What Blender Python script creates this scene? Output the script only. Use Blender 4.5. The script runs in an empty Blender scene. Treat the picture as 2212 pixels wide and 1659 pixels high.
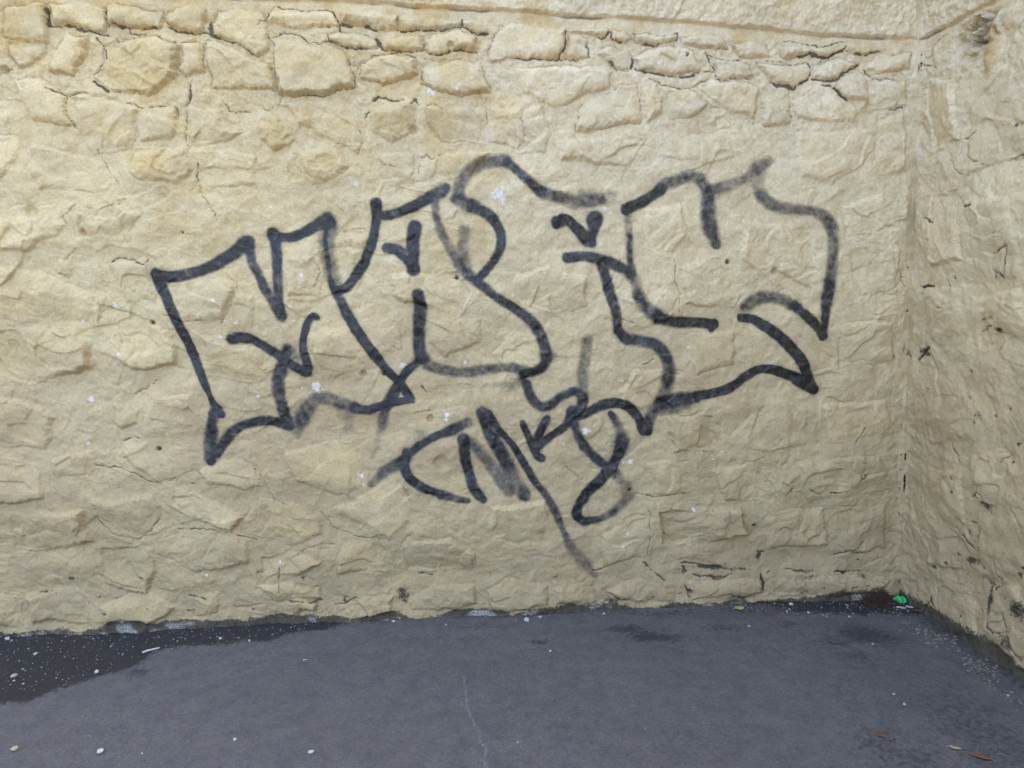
import bpy, math, random
import numpy as np
from mathutils import Vector
random.seed(7); rng = np.random.default_rng(7)
sc = bpy.context.scene
PI = math.pi

# ------------------------------------------------------------------ camera, sky, sun, exposure
FOC, CX, CY, HOR, EYE = 1500.0, 1106.0, 829.5, 640.0, 1.5     # image pixel frame 2212 x 1659
pitch = math.atan2(CY - HOR, FOC)
cam_d = bpy.data.cameras.new('camera'); cam = bpy.data.objects.new('camera', cam_d)
sc.collection.objects.link(cam); sc.camera = cam
cam.location = (0, 0, EYE); cam.rotation_euler = (PI / 2 - pitch, 0, 0)
cam_d.sensor_width = 36; cam_d.lens = 36 * FOC / 2212; cam_d.clip_start = 0.05; cam_d.clip_end = 500

SUN_EL, SUN_AZ = math.radians(52), math.radians(28)    # azimuth from +Y (behind the wall) towards +X
w = bpy.data.worlds.new('World'); sc.world = w; w.use_nodes = True
nt = w.node_tree; bg = nt.nodes['Background']; sky = nt.nodes.new('ShaderNodeTexSky')
sky.sky_type = 'NISHITA'; sky.sun_disc = False
sky.sun_elevation = SUN_EL; sky.sun_rotation = SUN_AZ
sky.air_density = 0.75; sky.dust_density = 6.0; sky.ozone_density = 1.0
nt.links.new(sky.outputs[0], bg.inputs[0]); bg.inputs[1].default_value = 0.15
sd = bpy.data.lights.new('sun', 'SUN'); so = bpy.data.objects.new('sun', sd); sc.collection.objects.link(so)
sd.energy = 3.0; sd.angle = math.radians(0.5); sd.color = (1.0, 0.94, 0.86)
sdir = Vector((math.sin(SUN_AZ) * math.cos(SUN_EL), math.cos(SUN_AZ) * math.cos(SUN_EL), math.sin(SUN_EL)))
so.rotation_euler = sdir.to_track_quat('Z', 'Y').to_euler(); so.location = (2, 6, 8)
sc.view_settings.view_transform = 'Standard'; sc.view_settings.look = 'None'
sc.view_settings.gamma = 1; sc.view_settings.use_curve_mapping = False
sc.view_settings.exposure = 3.2

# ------------------------------------------------------------------ planes of the place
CAM = np.array([0, 0, EYE]); cp, sp_ = math.cos(pitch), math.sin(pitch)
def rays(p):
    p = np.asarray(p, float).reshape(-1, 2)
    X = (p[:, 0] - CX) / FOC; Y = -(p[:, 1] - CY) / FOC
    return np.stack([X, cp + Y * sp_, -sp_ + Y * cp], 1)
def on_ground(x, y, z=0.0):
    d = rays([(x, y)])[0]; t = (z - EYE) / d[2]
    return CAM + d * t
BL, BC, BR = on_ground(0, 1376), on_ground(1942, 1288), on_ground(2212, 1466)
U1 = (BL - BC); U1[2] = 0; U1 /= np.linalg.norm(U1)           # back wall, from the corner to the left
U2 = (BR - BC); U2[2] = 0; U2 /= np.linalg.norm(U2)           # side wall, from the corner towards the viewer
N1 = np.array([U1[1], -U1[0], 0.0]);  N1 *= -np.sign(N1[1])
d = rays([(1987, 85)])[0]
t = np.dot(BC - CAM, N1) / np.dot(d, N1); K = (CAM + d * t) - BC; K = K / K[2]
N2 = np.cross(U2, K); N2 /= np.linalg.norm(N2)
if N2[0] > 0: N2 = -N2
class Frame:
    def __init__(s, U, N): s.U, s.N = U, N; s.M = None
    def uv(s, p):                                            # image pixels to (u, v, scale) on the wall plane
        d = rays(p); out = []
        t = ((BC - CAM) @ s.N) / (d @ s.N)
        q = CAM + d * t[:, None] - BC
        v = q[:, 2]; u = (q - v[:, None] * K) @ s.U / (s.U @ s.U)
        return np.stack([u, v, t / FOC], 1)
W1, W2 = Frame(U1, N1), Frame(U2, N2)

# ------------------------------------------------------------------ noise
_p = rng.permutation(256).astype(np.int32); _p = np.concatenate([_p, _p])
_ga = rng.random(256) * 2 * PI; _gx = np.cos(_ga).astype(np.float32); _gy = np.sin(_ga).astype(np.float32)
def perlin(x, y, seed=0):
    x = x + seed * 17.31; y = y - seed * 9.73
    xi = np.floor(x).astype(np.int32); yi = np.floor(y).astype(np.int32)
    xf = (x - xi).astype(np.float32); yf = (y - yi).astype(np.float32)
    a = xi & 255; b = yi & 255; a1 = (a + 1) & 255; b1 = (b + 1) & 255
    def g(i, j, fx, fy):
        h = _p[_p[i] + j]; return _gx[h] * fx + _gy[h] * fy
    u = xf * xf * xf * (xf * (xf * 6 - 15) + 10); v = yf * yf * yf * (yf * (yf * 6 - 15) + 10)
    n0 = g(a, b, xf, yf) * (1 - u) + g(a1, b, xf - 1, yf) * u
    n1 = g(a, b1, xf, yf - 1) * (1 - u) + g(a1, b1, xf - 1, yf - 1) * u
    return (n0 * (1 - v) + n1 * v) * 1.5
def fbm(x, y, o=4, seed=0, gain=.5):
    s = 0; a = 1.0
    for k in range(o): s = s + a * perlin(x * 2 ** k, y * 2 ** k, seed + k * 3.7); a *= gain
    return s
def ridged(x, y, o=3, seed=0):
    s = 0; a = 1.0
    for k in range(o): s = s + a * (1 - np.abs(perlin(x * 2 ** k, y * 2 ** k, seed + k * 5.1)) * 2); a *= .5
    return s
def facets(x, y, seed):                                      # broken-stone planes: max of tilted cells
    r = np.random.default_rng(seed); T = r.random((5, 64, 64)).astype(np.float32)
    xi = np.floor(x).astype(np.int32); yi = np.floor(y).astype(np.int32)
    best = np.full(x.shape, 1e-9, np.float32); val = np.zeros(x.shape, np.float32)
    for dx in (-1, 0, 1):
        for dy in (-1, 0, 1):
            cx = xi + dx; cy = yi + dy; a = cx & 63; b = cy & 63
            px = cx + T[0, a, b]; py = cy + T[1, a, b]
            ex = (x - px).astype(np.float32); ey = (y - py).astype(np.float32)
            dd = ex * ex + ey * ey + .15 * T[4, a, b]
            h = (T[2, a, b] - .5) * 1.6 * ex + (T[3, a, b] - .5) * 1.6 * ey - dd * .25
            wgt = np.exp(-34 * dd); best = best + wgt; val = val + wgt * h
    return val / best * 1.25
def sstep(a, b, x):
    t = np.clip((x - a) / (b - a), 0, 1); return t * t * (3 - 2 * t)
def axis(lo, a, b, hi, step, grow=1.12):                     # dense between a and b, growing outwards
    m = list(np.arange(a, b, step)); s = step; x = m[-1]
    while x < hi: s = min(s * grow, .25); x += s; m.append(min(x, hi))
    s = step; x = a; pre = []
    while x > lo: s = min(s * grow, .25); x -= s; pre.append(max(x, lo))
    return np.array(pre[::-1] + m)
def seg_dist(x, y, p, q):
    dx, dy = q[0] - p[0], q[1] - p[1]; L = dx * dx + dy * dy + 1e-12
    t = np.clip(((x - p[0]) * dx + (y - p[1]) * dy) / L, 0, 1)
    return np.hypot(x - p[0] - t * dx, y - p[1] - t * dy), t
def poly_sd(x, y, P):                                        # positive inside
    d = np.full(x.shape, 9.0); ins = np.zeros(x.shape, bool); n = len(P)
    for i in range(n):
        p, q = P[i], P[(i + 1) % n]
        d = np.minimum(d, seg_dist(x, y, p, q)[0])
        c = (p[1] > y) != (q[1] > y)
        ins ^= c & (x < (q[0] - p[0]) * (y - p[1]) / (q[1] - p[1] + 1e-12) + p[0])
    return np.where(ins, d, -d)
def window(ax, lo, hi):
    return slice(max(0, np.searchsorted(ax, lo) - 1), min(len(ax), np.searchsorted(ax, hi) + 1))

# ------------------------------------------------------------------ traced stone outlines (image pixels, projected onto the wall face)
STONES1 = '''
0,15 55,10 85,2 97,10 97,93 60,85 10,82 0,78|105,0 170,0 222,18 222,62 205,68 180,58 110,45 103,10
226,10 250,12 352,20 352,55 335,60 240,58 226,55|358,25 400,10 430,8 443,30 440,65 400,68 370,60 356,40
455,60 465,25 520,12 553,10 575,40 580,75 575,110 553,120 500,90 460,78|110,120 145,70 190,80 185,110 165,150 160,162 108,155
215,95 260,80 340,80 385,100 385,165 340,200 240,190 200,170 212,140|389,95 430,85 437,110 437,150 400,170 388,150
442,80 500,100 553,125 585,135 596,195 540,200 450,185|15,88 95,97 90,130 40,145 10,112
25,180 90,165 140,200 160,275 70,265|170,200 250,215 300,243 290,320 200,330 163,270
302,240 335,225 380,235 378,300 305,312 296,280|408,230 480,240 500,275 530,280 480,310 410,318
285,318 400,323 415,370 380,400 300,390 280,345|-30,290 35,290 40,350 0,390 -40,380|415,328 500,322 553,340 553,400 450,405
60,310 200,334 250,370 240,414 80,410|578,40 598,18 655,25 693,19 728,27 735,60 690,60 580,55
739,25 800,22 860,25 863,60 810,60 741,52|866,28 930,25 990,32 988,55 920,65 868,60|994,40 1020,35 1050,45 1060,60 1040,68 996,55
708,85 730,70 770,70 810,85 815,105 790,112 740,105 710,95|820,85 870,70 915,80 914,110 822,108
918,90 930,75 980,66 1030,72 1030,105 980,115 925,117 917,105|1045,105 1085,50 1160,50 1225,60 1212,125 1150,128 1055,130
582,88 640,72 690,95 745,112 770,170 772,196 640,210 600,200 590,130|775,135 850,118 895,125 900,160 830,185 780,170
908,150 980,133 1040,134 1060,200 1000,210 910,185|620,222 740,215 785,290 770,325 700,300 640,265
800,230 890,215 900,280 850,310 800,280|920,235 1000,230 1048,240 1048,310 960,310 920,270
1053,235 1130,225 1160,300 1120,320 1060,310|560,240 614,240 634,300 590,330 560,300|620,325 730,320 760,360 700,400 620,390
810,330 896,330 896,400 830,405|902,345 1000,330 1060,330 1020,380 930,400|1228,80 1250,75 1270,90 1268,125 1220,128
1230,58 1290,55 1316,65 1310,84 1272,75 1232,72|1320,65 1345,70 1370,85 1350,95 1320,88|1375,72 1430,68 1463,72 1460,88 1400,97 1375,90
1282,120 1310,105 1365,110 1364,145 1320,145|1370,118 1410,102 1470,102 1500,120 1510,155 1450,165 1380,150
1467,85 1530,72 1560,82 1570,108 1520,113 1472,98|1527,120 1580,130 1620,137 1630,165 1547,170 1542,142
1575,92 1640,87 1659,92 1668,122 1600,125|1110,150 1220,137 1320,152 1320,190 1200,230 1130,200
1335,190 1375,178 1388,260 1245,285 1240,240|1382,178 1425,182 1430,250 1400,265|1433,195 1480,190 1530,225 1500,250 1440,260
1500,186 1550,172 1600,177 1636,188 1636,258 1560,235|1110,240 1170,225 1190,280 1180,330 1110,330
1200,300 1340,285 1400,300 1360,360 1210,350|1510,247 1560,242 1580,280 1520,290|1450,300 1560,293 1590,340 1480,370
1680,94 1740,101 1775,98 1828,96 1822,115 1780,123 1740,118 1690,120|1760,140 1800,128 1855,135 1835,155 1785,172 1757,167
1642,142 1747,134 1750,160 1738,182 1700,190 1662,178|1808,172 1855,152 1877,178 1877,220 1837,213 1807,190
1832,100 1900,96 1915,108 1880,114 1845,113|1870,142 1900,117 1965,112 1960,150 1900,160
1712,212 1790,192 1835,216 1870,228 1840,270 1720,255|1885,180 1958,176 1960,228 1885,233|1640,205 1705,215 1705,270 1650,270
1720,290 1800,285 1880,280 1890,330 1800,400 1730,380|1890,250 1955,245 1955,370 1880,380
-40,450 120,445 150,490 60,545 -40,545|145,455 240,475 262,435 310,470 290,520 160,520|230,565 320,560 330,650 270,650
120,560 160,555 155,600 118,590|365,612 480,600 506,620 488,690 400,700 372,650|512,628 553,640 545,720 492,716
-50,560 100,590 200,640 190,690 60,700 -50,680|200,655 330,680 370,720 380,790 300,800 210,760
-50,712 120,704 190,742 200,800 60,830 -50,810|430,730 550,750 600,800 560,830 450,815|-40,850 80,870 120,900 100,970 -40,960
240,870 300,862 303,915 260,930 240,915|320,847 415,850 430,930 340,940 315,920|268,960 320,947 400,960 415,1010 380,1035 340,1040 262,990
430,1015 540,975 560,1050 520,1060 440,1050|370,1072 420,1060 490,1090 530,1120 500,1150 420,1125 372,1095
200,1080 330,1070 350,1110 330,1150 300,1165 210,1110|110,985 200,975 190,1020 120,1030|20,1110 180,1100 200,1170 100,1195 20,1180
340,1162 440,1152 530,1167 540,1220 420,1240 340,1200|212,1182 300,1177 340,1230 320,1290 220,1260
-40,1000 90,1000 100,1080 -40,1095|50,1280 150,1262 200,1290 190,1350 70,1345|270,1282 310,1264 380,1310 350,1340 230,1345 220,1310
420,1290 480,1280 470,1325 420,1330|-40,1280 40,1285 45,1350 -40,1356|490,1312 553,1302 650,1292 690,1300 685,1320 560,1335
610,540 680,520 700,590 690,640 620,640|742,500 796,510 780,590 750,595|840,592 990,582 1020,640 1000,680 920,670 850,640
922,690 1040,690 1040,740 960,770 922,740|660,722 760,702 800,790 700,820|613,978 700,957 760,950 780,1010 780,1045 745,1065 720,1062 640,1038 628,1020
720,1095 790,1062 860,1030 888,1080 885,1125 843,1163 780,1140 730,1110|560,1072 640,1082 690,1120 700,1160 620,1180 560,1150
865,1172 980,1160 1030,1190 1025,1235 880,1240 865,1210|740,1172 830,1164 850,1230 722,1240|560,1202 640,1192 700,1212 640,1245 560,1240
735,1310 790,1282 850,1290 853,1322 780,1335 745,1325|883,1290 930,1267 1020,1262 1035,1310 940,1322 890,1315
550,1268 640,1257 695,1270 700,1290 600,1300|1050,1272 1100,1252 1180,1262 1185,1310 1060,1318|1195,1267 1280,1257 1290,1300 1200,1305
1310,1272 1380,1252 1460,1272 1460,1298 1340,1300|1487,1252 1640,1252 1655,1262 1650,1290 1560,1285 1492,1294
1670,1257 1850,1240 1920,1260 1860,1283 1672,1288|1110,600 1180,572 1270,602 1270,660 1200,680 1110,650
1390,452 1470,442 1500,520 1450,560 1397,540|1462,572 1560,552 1600,640 1590,670 1480,660|1602,472 1760,492 1770,590 1680,620 1602,560
1535,1012 1640,1002 1700,1090 1560,1080|1400,992 1500,1002 1510,1060 1420,1068|1420,1102 1600,1094 1620,1160 1430,1180
1560,862 1700,862 1740,960 1660,980 1560,960|1440,902 1540,892 1550,970 1450,980|1300,1152 1400,1112 1410,1200 1310,1220
1060,1092 1180,1082 1190,1180 1060,1170|1482,722 1590,712 1590,790 1500,810|1815,442 1900,422 1930,500 1830,510
1830,532 1935,530 1935,630 1850,640|1805,702 1925,692 1932,780 1812,790|1772,872 1915,862 1925,940 1800,960
1722,1002 1900,982 1925,1060 1742,1080|1642,1112 1780,1094 1790,1180 1662,1188|1802,1102 1915,1092 1915,1188 1812,1190
'''
STONES2 = '''
1997,1262 2025,1250 2100,1262 2112,1370 2060,1372 2022,1318|2150,1378 2190,1350 2230,1390 2230,1460 2162,1440
1995,852 2070,842 2080,950 2000,960|2095,642 2200,622 2230,740 2100,760|2010,422 2080,402 2088,560 2010,580
2097,432 2190,422 2200,600 2112,600|2095,982 2180,962 2230,1100 2112,1090|2000,1012 2080,1012 2085,1130 2005,1120
2000,172 2060,167 2080,300 2010,330|2142,8 2240,-20 2240,50 2148,70|2095,160 2180,150 2230,330 2100,380
2000,1150 2080,1160 2085,1235 2005,1225|2110,1110 2200,1120 2230,1240 2120,1250|2000,620 2080,620 2085,780 2000,800|2140,1262 2200,1262 2212,1330 2140,1350
'''
def parse(t):
    return [[tuple(float(c) for c in q.split(',')) for q in s.split()] for s in t.replace('\n', '|').split('|') if s.strip()]
# pale smooth faces, ochre rough faces (points that fall on them)
PALE = [(50, 50), (145, 110), (700, 1000), (820, 1090), (1130, 90), (460, 110), (290, 1300), (320, 940), (640, 40)]
OCHRE = [(290, 140), (350, 350), (690, 360), (830, 260), (110, 470), (600, 280)]

# open cracks and dark joints: width(px), darkness, points
CRACKS1 = '''
7 1 96,18 98,45 102,48|5 1 102,48 150,55 200,68 225,72|3 .8 222,25 225,45 228,60|3 .8 240,52 280,60 282,72 310,74|5 .9 310,60 338,58
4 .9 365,62 385,70 420,68 448,66|6 .9 452,48 453,70 470,84|3 .7 470,84 510,92 553,118|3 .6 375,92 400,93 430,87|3 .7 205,80 222,105 220,122|3 .6 210,140 208,155 198,162
7 1 199,177 212,184 230,191|3 .5 230,191 290,200 330,202|3 .6 105,190 145,198 190,200|3 .5 142,200 148,240 165,282
5 .8 408,190 411,210 406,228 402,232|2.5 .6 403,235 404,290 411,330|4 .7 424,355 425,380 430,390|2 .5 430,390 450,435 470,480|3 .6 270,222 307,237 335,225 380,235|3 .5 381,235 382,262
2.5 .6 490,230 500,243 535,235|2 .5 210,320 235,368 262,405|2.5 .5 437,90 438,120 435,150|3 .6 280,80 255,88 252,85|2 .5 20,175 55,175 60,165 95,163|4 .9 0,148 12,142
3 .8 560,55 565,48 600,17 650,25 700,18 728,26|5 .9 728,28 734,45 738,66|4 .8 740,54 765,58|4 .8 790,60 812,62|3 .6 690,61 712,62|3 .7 863,35 863,60|4 .9 868,62 920,66 990,60 992,48
5 .8 993,45 992,55 1035,68 1060,62|3 .8 578,85 600,78 630,70 650,72 662,85 690,95 710,92|3 .7 706,80 710,92 750,106 786,113 815,110|6 .9 808,80 815,95 820,108
3 .8 820,109 885,112 912,112|3.5 .8 915,88 915,110 925,118 1030,110|2.5 .6 750,115 758,135 790,137 800,125 860,113 900,125 915,132 960,128|2.5 .6 1050,100 1070,75 1095,52
2 .6 905,160 913,180 908,195|2.5 .6 590,105 582,88|2 .6 593,140 598,160 610,200 607,225|2 .5 610,225 580,240 560,228|2 .5 630,212 690,205 770,195 772,130
5 1 803,218 815,210 830,212 850,218 875,218|3 .8 885,230 895,220 900,235|3 .8 790,252 800,240|2.5 .6 925,235 945,233 965,240|2 .5 1052,215 1052,270|2 .5 1030,200 1045,222|2 .6 818,340 830,355 850,365
3 .6 910,345 920,335 935,345 955,335|2 .5 910,350 905,375|2 .4 770,268 778,290 770,325|2 .5 770,165 785,178 800,188|4 .9 1225,64 1220,90 1210,126|3 .7 1110,128 1180,127 1220,128 1250,130
3 .7 1268,100 1268,125|3 .8 1290,80 1308,85 1314,68|3 .7 1318,70 1320,85 1345,93|3 .6 1370,75 1395,75 1410,70 1430,78 1460,72|4 .8 1460,75 1460,88|3 .7 1395,95 1415,98 1420,92
3 .7 1310,135 1330,148 1360,150|6 .9 1365,120 1364,145|5 .8 1370,148 1390,158 1425,162 1455,168 1500,165|3 .7 1470,170 1510,158 1535,155 1545,160|4 .8 1523,122 1535,140 1542,155
3 .7 1465,120 1485,122 1480,127|3 .6 1400,175 1425,178 1430,188 1470,190 1490,190 1530,172|3 .6 1525,125 1560,130 1600,132|3 .6 1550,170 1600,171 1630,170|2 .5 1550,108 1570,108
2.5 .6 1310,203 1320,198 1340,190|2 .5 1245,285 1245,240 1260,228|2 .4 1265,285 1320,270 1385,262|2 .4 1376,180 1385,240|2 .4 1480,190 1530,225 1600,255 1659,270|2 .4 1425,230 1425,255 1400,270
2.5 .6 1640,138 1660,132 1749,133|6 .8 1751,136 1750,155 1742,175 1720,190 1690,190 1665,183|5 .9 1735,120 1755,115 1775,123 1800,122 1825,112 1828,98|3 .7 1775,130 1770,140
3 .7 1680,90 1700,88 1740,95 1775,97 1820,92|5 .9 1755,172 1785,176 1815,165 1850,145 1858,135|8 .8 1800,190 1820,200 1833,213|6 .6 1780,188 1795,186|3 .7 1832,108 1870,114 1912,110
2.5 .6 1865,145 1880,158 1895,162|2 .6 1708,195 1708,235|3 .9 1920,234 1950,231|2.5 .6 1710,250 1712,260|2 .4 1725,275 1660,270|3 .6 1868,150 1890,172 1930,180
3 .7 238,567 260,562 290,560 310,568 322,557|2 .5 115,588 145,600|2 .4 140,560 165,540|2 .5 488,590 508,615 500,660 485,700|2 .5 290,850 320,840 340,820|2.5 .5 355,680 400,700 440,690
2 .5 265,445 275,430 220,460|2 .4 150,490 145,470 165,440|3 .6 265,960 285,945 300,945|2.5 .6 210,1005 250,1008 290,1020 330,1040 345,1045|2.5 .7 365,1040 380,1030|3 .7 405,1043 420,1045
2 .5 350,1090 380,1105 410,1120|2.5 .5 200,1110 240,1145 300,1165 330,1140 345,1120|2 .6 40,1160 58,1148|2 .5 553,1010 540,1065|2.5 .5 385,1145 440,1143 500,1155 550,1165|2 .4 540,1100 520,1150
2 .5 630,1205 660,1185 720,1175|3 .7 410,1285 425,1290 445,1300|3 .7 103,1275 110,1275 75,1275|2 .5 560,1030 590,1075 620,1085|2 .4 690,1105 720,1140 760,1160 840,1165
2 .4 865,1190 870,1170 890,1150|3 .8 905,1246 930,1246|4 .8 627,1298 650,1302 680,1300 697,1296|3 .6 725,1305 745,1300 765,1290|3 .5 600,1225 605,1278|2 .5 1018,1195 1025,1230
2 .5 870,1045 885,1065 888,1085|3 .7 915,838 932,848|2 .5 900,892 930,885|2 .6 1310,625 1340,560|2 .6 1300,688 1320,695|2.5 .7 1340,688 1365,692|2 .6 1395,790 1418,775|2 .4 1455,560 1465,620 1470,675
2 .5 1218,1012 1240,1018 1255,1028|2.5 .6 1368,1068 1412,1070 1480,1062|2 .4 1400,1200 1402,1110 1395,1100|3 .6 1280,1240 1305,1225 1312,1222|2 .5 1635,998 1650,990|2 .5 1690,1045 1705,1050 1720,1040
4 .45 1470,1222 1490,1218 1530,1222 1580,1232|4 .45 1500,1243 1545,1250 1585,1242|4 .7 1640,1190 1655,1195|3 .7 1715,1068 1720,1055 1705,1072
3 .7 1748,1055 1760,1062 1772,1066|3 .8 1793,1068 1810,1066|3 .5 1810,1090 1840,1096|3 .6 1800,1198 1825,1190 1860,1170|3 .7 1861,1028 1872,1022|4 .7 1700,1236 1750,1236|3 .6 1805,1235 1860,1237
2 .4 1870,650 1900,630 1940,610|3 .6 1895,688 1905,690|2 .5 1865,1010 1850,1050|2 .4 1790,860 1830,868|2 .5 1945,600 1950,620|4 .7 1480,1262 1486,1290|5 .7 1650,1240 1655,1290|4 .6 1395,1215 1410,1230 1435,1250
2.5 .5 1940,585 1948,600|3 .5 1870,925 1850,960|2 .4 790,500 770,495 740,498|2 .4 680,620 690,590 670,560|2 .4 640,770 620,790 560,800|2 .4 865,700 870,760 850,750
'''
CRACKS2 = '''
3 .7 2025,150 2005,140 1990,135|3 .6 2000,130 2010,95 2040,75|4 .8 2090,300 2100,295 2115,278|3 .6 2092,315 2100,335 2120,345 2140,360|4 .7 2180,345 2195,335 2212,330|3 .6 2060,350 2085,380
5 .8 2098,448 2115,440|4 .7 2000,475 2025,480|4 .8 2148,585 2165,595 2175,535 2150,548|3 .6 2052,600 2055,630|5 .9 2000,620 2025,618|6 .9 1985,775 2005,755|4 .7 1955,745 1968,770|5 .7 2105,720 2130,710
5 .7 2145,720 2160,712|4 .6 2155,720 2155,755|3 .6 2100,1075 2110,1060 2122,1070|3 .6 2160,1000 2180,980|4 .7 2130,1095 2142,1110|4 .7 2095,1130 2110,1135|4 .7 2060,1140 2085,1160 2105,1185
4 .7 2095,1210 2115,1220 2130,1230|3 .7 2020,1260 2032,1320|5 .7 2132,1250 2138,1290 2140,1360 2150,1370|3 .7 2150,1370 2185,1365|6 .7 2165,1330 2190,1400 2212,1430|3 .6 2185,1100 2210,1140
4 .6 2190,1315 2212,1325|3 .5 2010,1290 1990,1330|4 .6 2080,1150 2110,1190|3 .5 2110,1010 2115,1060|3 .5 2150,1200 2160,1270|3 .6 2050,950 2068,1000
'''
# dark mildew patches: x, y, radius x, radius y, strength
MILDEW1 = [(870, 1285, 22, 26, 1), (1880, 1282, 30, 9, .8), (1330, 1297, 40, 16, .9), (1530, 1224, 46, 7, 1.15), (1540, 1244, 34, 6, 1.1), (1600, 1232, 34, 8, .9), (1476, 1232, 8, 14, 1), (1488, 1275, 8, 22, .9), (1652, 1265, 10, 26, 1.0), (1642, 1198, 8, 12, 1.1), (1620, 1176, 10, 10, .7), (1600, 1110, 14, 6, 1), (1632, 1135, 10, 8, 1), (1820, 1234, 30, 5, .9), (1750, 1233, 30, 5, .9), (1860, 1245, 18, 5, .8), (1840, 1186, 34, 8, .8), (1795, 1068, 14, 5, .9), (700, 1320, 40, 20, .7), (1235, 1262, 20, 14, .4), (1640, 1205, 22, 22, .5),
           (1940, 1015, 16, 150, .25), (1950, 760, 14, 40, .6), (1945, 870, 12, 30, .5), (1765, 1240, 60, 8, .5), (1410, 1215, 22, 26, .6), (1150, 1310, 50, 12, .6), (1600, 1290, 60, 10, .8), (1925, 1160, 14, 80, .4)]
MILDEW2 = [(2003, 618, 16, 5, 1), (1995, 765, 14, 12, 1), (2150, 590, 8, 24, .7), (2152, 716, 20, 10, .9), (2118, 690, 14, 8, .8), (2110, 900, 12, 16, .8), (2100, 1000, 10, 30, .5), (2130, 1090, 16, 14, .9),
           (2110, 1160, 30, 26, .5), (2095, 1215, 22, 12, .9), (2140, 1285, 10, 50, .9), (2200, 1320, 24, 30, .9), (2180, 1390, 20, 30, .8), (2100, 1250, 50, 60, .4), (1990, 1130, 18, 60, .5), (2195, 270, 8, 12, .9),
           (2190, 340, 24, 16, .6), (2100, 330, 26, 30, .3), (2070, 50, 40, 18, .5), (1985, 150, 16, 20, .8), (2050, 1345, 30, 30, .3), (2160, 480, 60, 40, .25), (2110, 240, 60, 50, .3)]
# exposed white plaster chips: x, y, size
CHIPS = [(1075, 422, 17), (1086, 430, 10), (683, 838, 14), (650, 595, 7), (248, 660, 7), (245, 655, 5), (1320, 462, 8), (1307, 452, 6), (928, 198, 8), (935, 203, 4), (988, 195, 5), (770, 395, 8), (757, 385, 5), (1428, 342, 7),
         (1265, 930, 9), (1275, 932, 6), (1254, 574, 5), (1345, 822, 5), (966, 895, 6), (964, 905, 4), (1073, 1010, 9), (782, 1028, 6), (787, 1045, 5), (870, 788, 8), (1005, 783, 6), (995, 750, 5), (257, 765, 5), (485, 693, 5),
         (475, 729, 6), (510, 697, 4), (175, 693, 6), (195, 863, 7), (190, 958, 5), (360, 937, 5), (628, 660, 4), (634, 692, 4), (628, 463, 4), (1190, 273, 4), (1166, 275, 3), (1498, 1100, 7), (1540, 985, 5), (1542, 992, 4),
         (1361, 997, 5), (1347, 1000, 3), (1345, 1180, 4), (1355, 1153, 4), (1487, 750, 3), (1490, 700, 3), (1313, 731, 4), (1116, 430, 5), (1093, 1038, 4), (584, 446, 4), (607, 446, 4), (646, 481, 4), (465, 648, 4), (1132, 578, 4),
         (1200, 465, 5), (1147, 1044, 4), (1217, 960, 3), (1284, 919, 3), (447, 1244, 4), (605, 1214, 4), (1562, 975, 4), (1290, 385, 3), (1085, 236, 5), (1150, 770, 3), (1290, 1320, 4), (652, 838, 4), (558, 855, 4)]

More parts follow.
